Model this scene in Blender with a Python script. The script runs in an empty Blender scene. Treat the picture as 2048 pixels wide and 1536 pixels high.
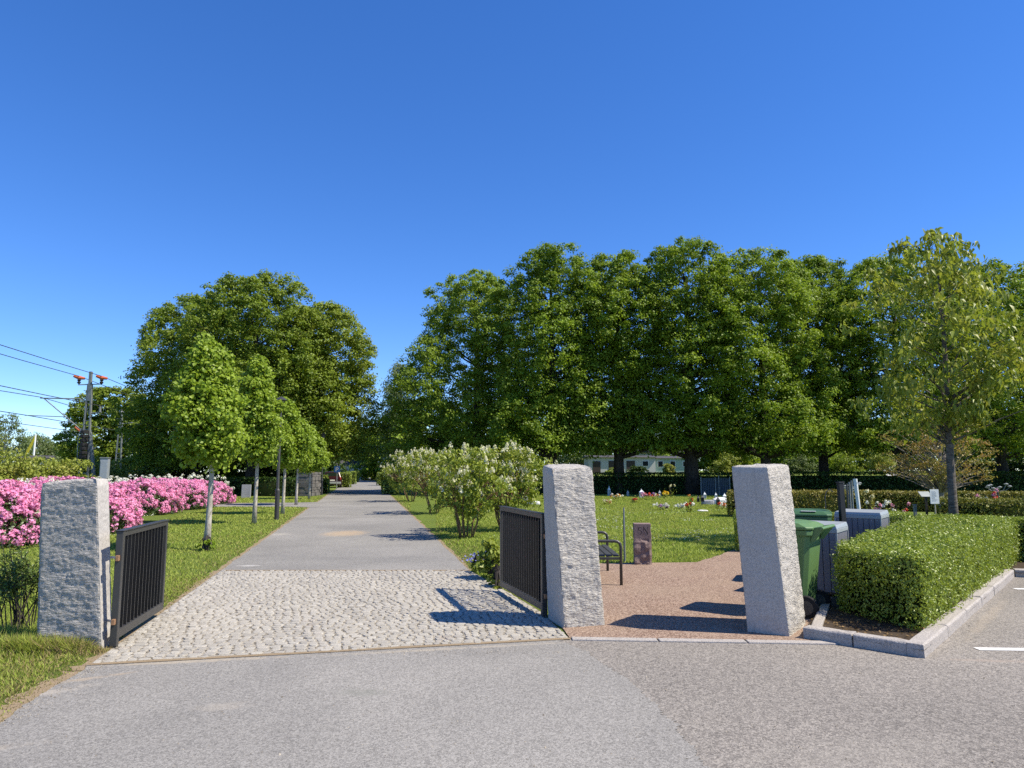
import bpy, bmesh, math, random
import numpy as np
from mathutils import Vector, Matrix, noise

C = bpy.data.collections.new("place")
bpy.context.scene.collection.children.link(C)
rnd = random.Random(7)
F_PX, H_EYE, PITCH = 1420.0, 1.6, math.atan(172 / 1420.0)
SUN_DIR = Vector((0.97, -0.225, 1.235)).normalized()      # towards the sun

# ---- survey helpers: where a point seen in the photo lies on the ground / at a distance
def ray(px, py):
    dx, dy = (px - 1024) / F_PX, -(py - 768) / F_PX
    return Vector((dx, math.cos(PITCH) - dy * math.sin(PITCH), math.sin(PITCH) + dy * math.cos(PITCH)))
def at(px, py, z=0.0):
    d = ray(px, py); t = (z - H_EYE) / d.z
    return (d.x * t, d.y * t)
def atY(px, py, Y):
    d = ray(px, py); t = Y / d.y
    return (d.x * t, H_EYE + d.z * t)

# ---- tagging
def tag(o, label=None, cat=None, group=None, kind=None):
    if label: o["label"] = label
    if cat: o["category"] = cat
    if group: o["group"] = group
    if kind: o["kind"] = kind
    return o
def thing(name, label, cat, loc=(0, 0, 0), rz=0.0, group=None):
    o = bpy.data.objects.new(name, None); C.objects.link(o)
    o.empty_display_size = 0.2
    o.location = loc; o.rotation_euler = (0, 0, rz)
    return tag(o, label, cat, group)
def dup(root, loc, rz, sc=None, label=None):
    def cp(o, par):
        c = o.copy(); C.objects.link(c)
        if par is not None:
            c.parent = par
        for ch in o.children: cp(ch, c)
        return c
    r = cp(root, None)
    r.location = loc; r.rotation_euler = (0, 0, rz)
    if sc is not None: r.scale = sc
    if label: r["label"] = label
    return r

# ---- mesh builders
def mesh_obj(name, verts, faces, mats, parent=None, midx=None, tint=None, smooth=False, bevel=0, loc=None):
    """verts (n,3) array; faces: (m,3)/(m,4) array or list of tuples"""
    me = bpy.data.meshes.new(name)
    if isinstance(faces, np.ndarray):
        v = np.asarray(verts, dtype=np.float32)
        k = faces.shape[1]
        me.vertices.add(len(v)); me.vertices.foreach_set("co", v.ravel())
        me.loops.add(faces.size); me.loops.foreach_set("vertex_index", faces.astype(np.int32).ravel())
        me.polygons.add(len(faces))
        me.polygons.foreach_set("loop_start", np.arange(0, faces.size, k, dtype=np.int32))
        me.update(calc_edges=True)
    else:
        me.from_pydata([tuple(p) for p in verts], [], faces)
    if not isinstance(mats, (list, tuple)): mats = [mats]
    for m in mats: me.materials.append(m)
    if midx is not None: me.polygons.foreach_set("material_index", np.asarray(midx, dtype=np.int32))
    if tint is not None:
        a = me.attributes.new("tint", "FLOAT", "POINT")
        a.data.foreach_set("value", np.asarray(tint, dtype=np.float32))
    if smooth: me.polygons.foreach_set("use_smooth", np.ones(len(me.polygons), dtype=bool))
    me.validate() if not isinstance(faces, np.ndarray) else None
    me.update()
    o = bpy.data.objects.new(name, me); C.objects.link(o)
    if parent is not None: o.parent = parent
    if loc is not None: o.location = loc
    if bevel:
        b = o.modifiers.new("edge", "BEVEL"); b.width = bevel; b.segments = 2; b.limit_method = "ANGLE"; b.angle_limit = 0.6
    return o

class MB:
    """collects boxes, tubes, lathes into one mesh"""
    def __init__(s): s.v, s.f, s.m, s.cur = [], [], [], 0
    def add(s, vs, fs):
        b = len(s.v); s.v += [Vector(p) for p in vs]
        for f in fs: s.f.append(tuple(i + b for i in f)); s.m.append(s.cur)
        return s
    def box(s, c, d, M=None):
        x, y, z = c; a, b, h = d[0] / 2, d[1] / 2, d[2] / 2
        vs = [Vector((x + i * a, y + j * b, z + k * h)) for k in (-1, 1) for i, j in ((-1, -1), (1, -1), (1, 1), (-1, 1))]
        if M is not None: vs = [M @ p for p in vs]
        return s.add(vs, [(3, 2, 1, 0), (4, 5, 6, 7), (0, 1, 5, 4), (1, 2, 6, 5), (2, 3, 7, 6), (3, 0, 4, 7)])
    def hexa(s, bot, top):
        return s.add(list(bot) + list(top), [(3, 2, 1, 0), (4, 5, 6, 7), (0, 1, 5, 4), (1, 2, 6, 5), (2, 3, 7, 6), (3, 0, 4, 7)])
    def tube(s, pts, r, n=8, cap=True):
        pts = [Vector(p) for p in pts]
        if not hasattr(r, "__len__"): r = [r] * len(pts)
        rings = []; ref = None
        for i, p in enumerate(pts):
            t = (pts[min(i + 1, len(pts) - 1)] - pts[max(i - 1, 0)])
            t = t.normalized() if t.length > 1e-9 else Vector((0, 0, 1))
            if ref is None: ref = Vector((1, 0, 0)) if abs(t.x) < .8 else Vector((0, 1, 0))
            u = (ref - t * ref.dot(t)).normalized(); w = t.cross(u); ref = u
            rings.append([p + (u * math.cos(2 * math.pi * k / n) + w * math.sin(2 * math.pi * k / n)) * r[i] for k in range(n)])
        vs = [q for R in rings for q in R]; fs = []
        for i in range(len(pts) - 1):
            for k in range(n):
                fs.append((i * n + k, i * n + (k + 1) % n, (i + 1) * n + (k + 1) % n, (i + 1) * n + k))
        if cap: fs += [tuple(range(n - 1, -1, -1)), tuple((len(pts) - 1) * n + k for k in range(n))]
        return s.add(vs, fs)
    def lathe(s, prof, n=16, c=(0, 0, 0), M=None):
        vs = []; fs = []
        for r, z in prof:
            for k in range(n):
                a = 2 * math.pi * k / n; p = Vector((r * math.cos(a), r * math.sin(a), z))
                if M is not None: p = M @ p
                vs.append(p + Vector(c))
        for i in range(len(prof) - 1):
            for k in range(n):
                fs.append((i * n + k, i * n + (k + 1) % n, (i + 1) * n + (k + 1) % n, (i + 1) * n + k))
        fs += [tuple(range(n - 1, -1, -1)), tuple((len(prof) - 1) * n + k for k in range(n))]
        return s.add(vs, fs)
    def prism(s, poly, axis_vec):
        """poly list of 3D points, extruded by axis_vec"""
        n = len(poly); a = Vector(axis_vec)
        vs = [Vector(p) for p in poly] + [Vector(p) + a for p in poly]
        fs = [tuple(range(n - 1, -1, -1)), tuple(range(n, 2 * n))] + [(k, (k + 1) % n, n + (k + 1) % n, n + k) for k in range(n)]
        return s.add(vs, fs)
    def build(s, name, mats, parent=None, bevel=0, smooth=False, loc=None):
        return mesh_obj(name, s.v, s.f, mats, parent, midx=s.m, bevel=bevel, smooth=smooth, loc=loc)

# ---- materials
class NT:
    def __init__(s, name):
        s.mat = bpy.data.materials.new(name); s.mat.use_nodes = True
        s.t = s.mat.node_tree; s.t.nodes.clear()
        s.out = s.t.nodes.new("ShaderNodeOutputMaterial")
    def n(s, typ, **kw):
        nd = s.t.nodes.new(typ); ins = kw.pop("ins", {})
        for k, v in kw.items(): setattr(nd, k, v)
        for k, v in ins.items(): s.set(nd, k, v)
        return nd
    def set(s, nd, k, v):
        if isinstance(v, bpy.types.NodeSocket): s.t.links.new(v, nd.inputs[k])
        else:
            if isinstance(v, (tuple, list)) and len(v) == 3 and len(getattr(nd.inputs[k], "default_value", (0, 0, 0))) == 4: v = (*v, 1)
            nd.inputs[k].default_value = v
    def obj(s): return s.n("ShaderNodeTexCoord").outputs["Object"]
    def scale(s, vec, sc):
        return s.n("ShaderNodeMapping", ins={"Vector": vec, "Scale": sc}).outputs[0]
    def noise(s, scale, detail=4, vec=None, rough=.55, dist=0.0):
        return s.n("ShaderNodeTexNoise", ins={"Vector": vec if vec is not None else s.obj(), "Scale": scale, "Detail": detail, "Roughness": rough, "Distortion": dist}).outputs["Fac"]
    def vor(s, scale, vec=None, out="Color"):
        return s.n("ShaderNodeTexVoronoi", ins={"Vector": vec if vec is not None else s.obj(), "Scale": scale}).outputs[out]
    def ramp(s, fac, stops, interp="LINEAR"):
        r = s.n("ShaderNodeValToRGB", ins={"Fac": fac}); e = r.color_ramp; e.interpolation = interp
        while len(e.elements) < len(stops): e.elements.new(0.5)
        for el, (p, c) in zip(e.elements, stops):
            el.position = p; el.color = (*c, 1) if isinstance(c, (tuple, list)) else (c, c, c, 1)
        return r.outputs[0]
    def mix(s, fac, a, b, mode="MIX"):
        m = s.n("ShaderNodeMix", data_type="RGBA", blend_type=mode)
        s.set(m, 0, fac)
        for i, v in ((6, a), (7, b)):
            if isinstance(v, bpy.types.NodeSocket): s.t.links.new(v, m.inputs[i])
            else: m.inputs[i].default_value = (*v, 1) if len(v) == 3 else v
        return m.outputs[2]
    def math(s, op, a, b=0.0, c=0.0, clamp=False):
        m = s.n("ShaderNodeMath", operation=op, use_clamp=clamp)
        s.set(m, 0, a); s.set(m, 1, b); s.set(m, 2, c)
        return m.outputs[0]
    def attr(s, name="tint"): return s.n("ShaderNodeAttribute", attribute_name=name).outputs["Fac"]
    def rndobj(s): return s.n("ShaderNodeObjectInfo").outputs["Random"]
    def bump(s, h, strength=.5, dist=.01, normal=None):
        b = s.n("ShaderNodeBump", ins={"Height": h, "Strength": strength, "Distance": dist})
        if normal is not None: s.set(b, "Normal", normal)
        return b.outputs[0]
    def pbr(s, col, rough=.6, metal=0.0, spec=.4, normal=None, **kw):
        p = s.n("ShaderNodeBsdfPrincipled")
        s.set(p, "Base Color", col); s.set(p, "Roughness", rough); s.set(p, "Metallic", metal); s.set(p, "Specular IOR Level", spec)
        if normal is not None: s.set(p, "Normal", normal)
        for k, v in kw.items(): s.set(p, k, v)
        return p.outputs[0]
    def done(s, shader):
        s.t.links.new(shader, s.out.inputs["Surface"]); return s.mat

def m_plain(name, col, rough=.5, metal=0.0, spec=.4, var=.12, scale=6.0, bump=.0, bscale=80.0):
    t = NT(name)
    f = t.noise(scale, 5)
    c = t.mix(f, tuple(x * (1 - var) for x in col), tuple(min(1, x * (1 + var)) for x in col))
    nm = t.bump(t.noise(bscale, 3), bump, .004) if bump else None
    r = t.math("MULTIPLY_ADD", t.noise(scale * 3, 3), .2, rough - .1)
    return t.done(t.pbr(c, r, metal, spec, nm))
def m_leaf(name, ca, cb, cc=None, trans=.3, rough=.45, spec=.35, nscale=.6, cw=.5):
    """leaf: per-leaf tint between ca and cb, larger drifts towards cc"""
    t = NT(name)
    c = t.mix(t.attr(), ca, cb)
    if cc is not None:
        g = t.math("ADD", t.noise(nscale, 2), t.math("MULTIPLY_ADD", t.rndobj(), .2, -.1))
        c = t.mix(t.ramp(g, [(.42, 0.0), (.64, cw)]), c, cc)
    p = t.pbr(c, rough, 0, spec)
    tr = t.n("ShaderNodeBsdfTranslucent", ins={"Color": t.mix(.5, c, t.mix(1.0, c, (1.0, 1.0, .35), "MULTIPLY"))})
    ms = t.n("ShaderNodeMixShader", ins={0: trans}); t.t.links.new(p, ms.inputs[1]); t.t.links.new(tr.outputs[0], ms.inputs[2])
    return t.done(ms.outputs[0])
def m_bark(name, dark, light, sx=9, sz=2.5, th=.5, bump=.6):
    t = NT(name)
    v = t.scale(t.obj(), (sx, sx, sz))
    f = t.noise(1.6, 6, v, .65)
    c = t.ramp(f, [(th - .15, dark), (th + .12, light)])
    return t.done(t.pbr(c, .85, 0, .2, t.bump(f, bump, .02)))

# ---- foliage geometry (vectorised)
def unit(a): return a / np.maximum(np.linalg.norm(a, axis=1, keepdims=True), 1e-9)
def leaves(P, N, L, W, rng, droop=.35, fold=.18, fine=False, tint=None, spread=.6):
    """leaf blades at P, facing N; returns verts, tris, tint"""
    n = len(P)
    N = unit(N + rng.normal(0, spread, (n, 3)))
    d = rng.normal(0, 1, (n, 3)); d[:, 2] -= droop
    d = unit(d - N * np.sum(d * N, 1, keepdims=True))
    s = np.cross(N, d)
    sz = rng.uniform(.7, 1.25, (n, 1))
    L = L * sz; W = W * sz
    P = P - d * L * .5
    if fine:   # pointed blade, folded along the midrib and curling down
        q = [P, P + d * L * .35 + s * W * .5 + N * W * fold, P + d * L * .45 - N * 0, P + d * L * .35 - s * W * .5 + N * W * fold, P + d * L * .98 - N * L * .22]
        V = np.stack(q, 1).reshape(-1, 3); k = 5
        T = np.array([(0, 2, 1), (0, 3, 2), (1, 2, 4), (2, 3, 4)])
    else:
        q = [P, P + d * L * .45 + s * W * .5 + N * W * fold, P + d * L, P + d * L * .45 - s * W * .5 + N * W * fold]
        V = np.stack(q, 1).reshape(-1, 3); k = 4
        T = np.array([(0, 2, 1), (0, 3, 2)])
    F = (np.arange(n)[:, None, None] * k + T[None]).reshape(-1, 3)
    if tint is None: tint = rng.uniform(0, 1, n)
    return V, F, np.repeat(tint, k)
def join(parts):
    V, F, T, M, b = [], [], [], [], 0
    for i, p in enumerate(parts):
        v, f, t = p[:3]; V.append(v); F.append(f + b); T.append(t); b += len(v)
        M.append(np.full(len(f), p[3] if len(p) > 3 else 0))
    return np.concatenate(V), np.concatenate(F), np.concatenate(T), np.concatenate(M)
def shell(centers, radii, per, rng, zflat=.65, up=.8):
    """points + normals on leafy puffs round the given centres"""
    m = len(centers); n = m * per
    d = unit(rng.normal(0, 1, (n, 3)))
    fl = rng.uniform(0, 1, n) < up
    d[:, 2] = np.where(fl, np.abs(d[:, 2]), d[:, 2])
    c = np.repeat(centers, per, 0); r = np.repeat(radii, per)[:, None] * rng.uniform(.35, 1.08, (n, 1))
    P = c + d * r * np.array([1, 1, zflat])
    N = unit(d + np.array([.38, -.15, .6]))      # leaves turn to the light
    return P, N
def crown(rng, H, cb, R, prof, n, inner=.25, lob=.2, lean=(0, 0)):
    """clump centres in a crown outline: prof = [(t, r)] with t from base to top"""
    tt, pr = zip(*prof); out = []
    ph = rng.uniform(0, 6.28, 6); 
    while len(out) < n:
        t = rng.uniform(0, 1); f = np.interp(t, tt, pr)
        if rng.uniform() > f + .08: continue
        a = rng.uniform(0, 6.283)
        lump = 1 + lob * (.5 * math.sin(2 * a + ph[0] + 3 * t) + .5 * math.sin(3 * a + ph[1] - 5 * t) + .5 * math.sin(5 * a + ph[2] + 9 * t) + .4 * math.sin(11 * t + ph[3] + a))
        u = rng.uniform()
        fr = math.sqrt(u) * .75 if rng.uniform() < inner else 1 - .42 * u * u
        r = R * f * lump * fr
        out.append((r * math.cos(a) + lean[0] * t, r * math.sin(a) + lean[1] * t, cb + t * (H - cb)))
    return np.array(out)
def limbs(mb, cen, rng, H, tr, fork, n, up=.45, thin=.012, wob=.1, n_side=5):
    """trunk with a few bends and limbs reaching to n of the clump centres"""
    ax = []; k = 7; ztop = H * .86
    for i in range(k + 1):
        t = i / k
        ax.append(Vector((wob * math.sin(2.1 * t + 1) * t, wob * math.cos(3.3 * t) * t, ztop * t)))
    rad = [tr * (1.25 if i == 0 else 1.0) * (1 - .8 * (i / k) ** 1.1) + .004 for i in range(k + 1)]
    mb.tube(ax, rad, 10)
    idx = rng.permutation(len(cen))[:n]
    for j in idx:
        e = Vector(cen[j]); hr = math.hypot(e.x, e.y)
        z0 = max(fork, min(e.z - hr * up, ztop * .95)); t = z0 / ztop
        b = Vector((wob * math.sin(2.1 * t + 1) * t, wob * math.cos(3.3 * t) * t, z0))
        r0 = max(thin, tr * .42 * (1 - .75 * t))
        mid = b.lerp(e, .5) + Vector((rng.normal(0, .06), rng.normal(0, .06), .05)) * (e - b).length
        mb.tube([b, b.lerp(mid, .55) + Vector((0, 0, -.02 * hr)), mid, e], [r0, r0 * .75, r0 * .5, thin * .5], n_side, cap=False)

def inside(P, poly):
    x, y = P[:, 0], P[:, 1]; r = np.zeros(len(P), bool); n = len(poly)
    for i in range(n):
        x1, y1 = poly[i]; x2, y2 = poly[(i + 1) % n]
        if y1 == y2: continue
        c = ((y1 > y) != (y2 > y)) & (x < (x2 - x1) * (y - y1) / (y2 - y1) + x1)
        r ^= c
    return r
# ------------------------------------------------------------------ materials
def m_granite(name, dark, light, bump=.5, sc=115, hack=0.0):
    t = NT(name); o = t.obj()
    g = t.n("ShaderNodeRGBToBW", ins={0: t.vor(sc)}).outputs[0]
    g = t.math("ADD", t.math("MULTIPLY", g, .4), t.math("MULTIPLY", t.noise(60, 6, rough=.75), .7))
    c = t.ramp(g, [(.32, dark), (.62, light), (.85, tuple(min(1, x * 1.08) for x in light))])
    c = t.mix(t.ramp(t.noise(2.2, 5, rough=.7), [(.45, 0.0), (.75, .3)]), c, tuple(x * .68 for x in light))
    lich = t.ramp(t.math("ADD", t.vor(26, out="Distance"), t.math("MULTIPLY", t.noise(5, 5, rough=.7), .9)), [(.36, .7), (.43, 0.0)])
    c = t.mix(lich, c, (.3, .3, .26))                       # lichen specks
    stn = t.noise(1.6, 4, t.scale(o, (5, 5, .6)), .6)
    c = t.mix(t.ramp(stn, [(.55, 0.0), (.72, .3)]), c, tuple(x * .6 for x in dark))   # rain streaks
    h = t.math("ADD", t.noise(38, 8, rough=.72), t.math("MULTIPLY", g, .25))
    nm = None
    if hack:      # hackly split face: short slanting ridges
        mp = t.n("ShaderNodeMapping", ins={"Vector": o, "Rotation": (.5, .6, .2), "Scale": (14, 30, 62)}).outputs[0]
        mp2 = t.n("ShaderNodeMapping", ins={"Vector": o, "Rotation": (-.3, .9, .4), "Scale": (34, 40, 90)}).outputs[0]
        hk = t.math("ADD", t.noise(1.0, 3, mp, .55, .6), t.math("MULTIPLY", t.noise(1.0, 2, mp2, .5, .4), .35))
        nm = t.bump(hk, hack, .03)
    return t.done(t.pbr(c, .82, 0, .25, t.bump(h, bump, .012, nm)))
M = {}
M["granite_rough"] = m_granite("granite_rough", (.34, .32, .285), (.48, .453, .405), .7, 115, .9)
M["granite_sawn"] = m_granite("granite_sawn", (.29, .272, .249), (.44, .418, .382), .15)
M["granite_red"] = m_granite("granite_red", (.13, .095, .085), (.25, .18, .16), .5, 140)
M["granite_kerb"] = m_granite("granite_kerb", (.22, .205, .19), (.42, .385, .35), .6)

def m_asphalt(name, dark, mid, light, sc=95, patch=None, bump=.35, drift=.16, sandy=None):
    t = NT(name); o = t.obj()
    g = t.n("ShaderNodeRGBToBW", ins={0: t.vor(sc)}).outputs[0]
    g2 = t.n("ShaderNodeRGBToBW", ins={0: t.vor(sc * .42)}).outputs[0]
    k = t.math("ADD", t.math("MULTIPLY", g, .6), t.math("MULTIPLY", g2, .4))
    c = t.ramp(k, [(.22, dark), (.48, mid), (.74, light)])
    # tyre-polished and dusty areas
    big = t.noise(.35, 5, rough=.6, dist=.4)
    c = t.mix(t.ramp(big, [(.35, 0.0), (.7, 1.0)]), t.mix(1.0, c, (1 - drift,) * 3, "MULTIPLY"), t.mix(1.0, c, (1 + drift, 1 + drift * .95, 1 + drift * .85), "MULTIPLY"))
    for (x, y, rx, ry, rot, col, st, th) in (patch or []):
        mp = t.n("ShaderNodeMapping", vector_type="TEXTURE", ins={"Vector": o, "Location": (x, y, 0), "Rotation": (0, 0, rot), "Scale": (rx, ry, 1)}).outputs[0]
        ln = t.n("ShaderNodeVectorMath", operation="LENGTH", ins={0: mp}).outputs["Value"]
        fall = t.math("SUBTRACT", 1.0, ln, clamp=True)
        nn = t.math("MULTIPLY", fall, t.math("MULTIPLY_ADD", t.noise(7, 8, rough=.82), 3.6, -1.15), clamp=True)
        m = t.ramp(nn, [(th, 0.0), (th + .3, st)])
        c = t.mix(m, c, col)
    if sandy:
        sp = t.math("GREATER_THAN", t.noise(55, 3, rough=.8), sandy)
        c = t.mix(t.math("MULTIPLY", sp, .5), c, (.42, .35, .25))
    # the odd darker pebble and crumb
    cr = t.math("LESS_THAN", t.vor(9.0, out="Distance"), .035)
    c = t.mix(t.math("MULTIPLY", cr, .55), c, (.05, .045, .04))
    h = t.math("ADD", t.math("MULTIPLY", k, .8), t.noise(220, 2))
    return t.done(t.pbr(c, .85, 0, .25, t.bump(h, bump, .006)))
SAND = (.42, .31, .19)
sx, sy = at(690, 1067)
M["asphalt_drive"] = m_asphalt("asphalt_drive", (0.144, 0.137, 0.124), (0.223, 0.213, 0.194), (0.307, 0.295, 0.267), 150,
    [(sx, sy, .8, 1.2, 0, SAND, .7, .12), (sx - 1.6, sy - .3, .5, .6, .3, (.4, .37, .31), .5, .15), (-4.42, 12.2, .3, .12, .1, (.5, .48, .44), .7, .15)])
M["asphalt_front"] = m_asphalt("asphalt_front", (0.149, 0.142, 0.129), (0.237, 0.226, 0.206), (0.335, 0.320, 0.291), 170,
    [(-3.45, 5.25, .75, .13, .72, (.4, .36, .3), .55, .2), (-3.25, 5.7, .5, .07, .6, (.38, .3, .21), .5, .15), (-3.75, 4.7, .9, .13, .62, (.38, .3, .21), .45, .15), (-3.2, 4.2, .8, .1, .45, (.38, .33, .26), .35, .2), (-1.1, 5.35, .3, .14, 0, (.19, .19, .16), .5, .15), (-1.95, 5.05, .3, .14, .2, (.38, .34, .28), .35, .15), (-2.6, 6.2, 1.1, .07, .2, (.4, .34, .25), .6, .12), (-.6, 6.6, 1.6, .06, .22, (.4, .35, .27), .5, .12)])
M["asphalt_old"] = m_asphalt("asphalt_old", (0.130, 0.118, 0.104), (0.219, 0.199, 0.175), (0.353, 0.321, 0.278), 130,
    [(1.9, 4.2, 1.5, .5, .3, (.36, .33, .28), .25, .25), (4.1, 6.22, .7, .07, -.1, (.36, .29, .23), .5, .15), (5.2, 8.0, 2.2, .1, .86, (.36, .3, .23), .35, .15)], .6, .12)

t = NT("gravel_red"); g = t.n("ShaderNodeRGBToBW", ins={0: t.vor(75)}).outputs[0]
c = t.ramp(g, [(.2, (.14, .09, .065)), (.5, (.285, .19, .14)), (.8, (.42, .315, .24))])
c = t.mix(t.ramp(t.noise(.9, 5), [(.4, 0.0), (.7, .45)]), c, (.37, .28, .2))
M["gravel"] = t.done(t.pbr(c, .9, 0, .2, t.bump(t.math("ADD", g, t.noise(160, 2)), .7, .012)))

t = NT("lawn_soil")
o = t.obj()
c = t.mix(t.noise(1.1, 6, rough=.65), (.14, .19, .028), (.21, .265, .05))
c = t.mix(t.ramp(t.noise(.12, 4), [(.4, 0.0), (.65, .5)]), c, (.1, .15, .02))
c = t.mix(t.ramp(t.noise(38, 4, rough=.8), [(.35, .6), (.6, 0.0)]), c, (.05, .075, .015))
st = t.noise(.9, 2, t.scale(o, (.22, 2.6, 1)))
c = t.mix(t.ramp(st, [(.45, 0.0), (.6, .4)]), c, (.15, .2, .05))
M["lawn"] = t.done(t.pbr(c, .9, 0, .1, t.bump(t.noise(60, 5, rough=.8), .8, .05)))
M["grass"] = m_leaf("grass_blades", (.25, .335, .042), (.41, .48, .1), (.37, .4, .09), .4, .55, .2, .5, .6)
M["grass_dry"] = m_leaf("grass_dry", (.34, .26, .13), (.2, .2, .06), None, .25, .7, .1)
t = NT("sand"); c = t.mix(t.noise(4, 6, rough=.8), (.2, .155, .095), (.4, .31, .205)); c = t.mix(t.ramp(t.noise(90, 3, rough=.8), [(.4, .6), (.55, 0.0)]), c, (.14, .1, .06))
M["sand"] = t.done(t.pbr(c, .95, 0, .1, t.bump(t.noise(120, 4), .6, .01)))
t = NT("joint_sand"); c = t.mix(t.noise(2.2, 6, rough=.8), (.3, .27, .215), (.45, .41, .34)); c = t.mix(t.ramp(t.noise(17, 5, rough=.8), [(.44, .9), (.53, 0.0)]), c, (.07, .06, .045))
M["joint"] = t.done(t.pbr(c, .95, 0, .1, t.bump(t.noise(120, 4), .6, .01)))
t = NT("sett"); c = t.mix(t.attr(), (.35, .325, .275), (.47, .44, .375))
c = t.mix(t.ramp(t.noise(95, 5, rough=.8), [(.36, .5), (.56, 0.0)]), c, (.17, .155, .135))
c = t.mix(t.ramp(t.noise(.8, 4), [(.45, 0.0), (.75, .35)]), c, (.52, .48, .4))
c = t.mix(t.ramp(t.noise(3.5, 4), [(.62, 0.0), (.75, .35)]), c, (.36, .26, .2))
M["sett"] = t.done(t.pbr(c, .8, 0, .3, t.bump(t.noise(85, 6, rough=.8), .7, .012)))
M["soil"] = m_plain("soil", (.06, .045, .032), .95, 0, .1, .5, 14, .8, 60)
M["white_paint"] = m_plain("road_paint", (.72, .71, .68), .7, 0, .3, .12, 18, .2)

# ------------------------------------------------------------------ ground
def smooth(a, b, x):
    t = np.clip((x - a) / (b - a), 0, 1); return t * t * (3 - 2 * t)
def zg(x, y):
    x = np.asarray(x, float); y = np.asarray(y, float)
    right = smooth(2.5, 10, x + .2079 * (y - 11.6))
    return 1.22 * smooth(50, 74, y) * right
def sheet(name, poly, z, mat, cuts=0):
    o = mesh_obj(name, [(x, y, z) for x, y in poly], [tuple(range(len(poly)))], mat)
    bm = bmesh.new(); bm.from_mesh(o.data); bmesh.ops.triangulate(bm, faces=bm.faces[:]); bm.normal_update()
    for f in bm.faces:
        if f.normal.z < 0: f.normal_flip()
    bm.to_mesh(o.data); bm.free()
    return tag(o, kind="structure")
xs = np.concatenate([np.arange(-420, -60, 20), np.arange(-60, 80, 2.5), np.arange(80, 441, 20)])
ys = np.concatenate([np.arange(-60, 0, 10), np.arange(0, 110, 2.5), np.arange(110, 520, 20)])
X, Y = np.meshgrid(xs, ys); nx = len(xs)
V = np.stack([X, Y, zg(X, Y)], -1).reshape(-1, 3)
i, j = np.meshgrid(np.arange(nx - 1), np.arange(len(ys) - 1)); a = (j * nx + i).ravel()
Fq = np.stack([a, a + 1, a + nx + 1, a + nx], 1)
tag(mesh_obj("lawn", V, Fq, M["lawn"], smooth=True), kind="structure")

def wob(p, q, n, amp, seed):
    """points from p to q with a ragged offset (a worn edge)"""
    r = np.random.default_rng(seed); out = []
    dx, dy = q[0] - p[0], q[1] - p[1]; L = math.hypot(dx, dy); nxx, nyy = -dy / L, dx / L
    for k in range(n + 1):
        t = k / n; w = amp * (noise.noise(Vector((t * L * 1.3, seed, 0))) + .5 * noise.noise(Vector((t * L * 4.7, seed, 3))) + .35 * r.normal() * .5)
        if k in (0, n): w *= .3
        out.append((p[0] + dx * t + nxx * w, p[1] + dy * t + nyy * w))
    return out
DR = (-.2079, 1.0)                    # the drive runs this way (x per metre of y)
def along(x0, y0, y): return (x0 + DR[0] * (y - y0), y)
DL0, DR0 = (-4.66, 11.61), (-.67, 11.61)
left_edge = wob(DL0, along(*DL0, 60), 160, .035, 2) + [along(*DL0, 150)]
right_edge = wob(DR0, along(*DR0, 60), 160, .035, 5) + [along(*DR0, 150)]
drive_poly = left_edge + right_edge[::-1]
sheet("driveway", drive_poly, .004, M["asphalt_drive"])
side_poly = [along(*DL0, 36.2), along(*DL0, 30.6), (-9.6, 31.3), (-12, 31.4), (-19, 31.2), (-19, 35.0), (-13, 35.0), (-10.6, 35.4)]
side_poly[0] = (side_poly[0][0] + .3, side_poly[0][1]); side_poly[1] = (side_poly[1][0] + .3, side_poly[1][1])
sheet("side_path", side_poly, .0085, M["asphalt_drive"])

CB = [(-3.49, 6.1), (.55, 7.01), (.33, 8.3), (-.25, 10.3), (-.67, 11.63), (-4.66, 11.63)]
KERB_C = (3.52, 6.29); KERB_L = (2.77, 7.0); KERB_R = (7.54, 10.92)
va = [at(0, 1450), at(55, 1408), at(120, 1368), at(168, 1342)]
edge_l = [(-14, -1.5), (-5.0, 3.75)]
vv = []
pts = edge_l[1:] + va + [CB[0]]
for k in range(len(pts) - 1): vv += wob(pts[k], pts[k + 1], 16, .03, 20 + k)[:-1]
seam = [at(1120, 1284), at(1180, 1305), at(1235, 1345), at(1300, 1400), at(1352, 1455), at(1392, 1500), at(1425, 1540)]
sm = []
for k in range(len(seam) - 1): sm += wob(seam[k], seam[k + 1], 40, .075, 40 + k)[:-1]
sm += [seam[-1], (1.2, 2.0), (1.0, -20)]
front_poly = [edge_l[0]] + vv + [CB[0]] + [(-1.5, 6.56), CB[1]] + sm + [(-14, -20)]
sheet("asphalt_yard", front_poly, .008, M["asphalt_front"])
old_poly = [(.2, 6.93), CB[1], (2.95, 6.82), (3.2, 6.75), KERB_C, KERB_R, (12, 9.15), (45, -3), (45, -20), (-.5, -20), (-.5, 3.0), (.1, 5.5)]
sheet("parking_asphalt", old_poly, .004, M["asphalt_old"])

gravel_poly = [(.55, 7.02), (2.95, 6.9), (3.62, 8.3), (7.4, 13.5), (6.1, 17.5), (4.9, 15.2)] + wob((4.5, 14.6), (3.3, 12.75), 12, .06, 61) + wob((3.2, 12.6), (.9, 12.4), 14, .05, 62) + [(.45, 11), (.62, 9), (.5, 7.6)]
sheet("gravel_path", gravel_poly, .012, M["gravel"])
sheet("cobble_bed", CB, .004, M["joint"])

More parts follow.
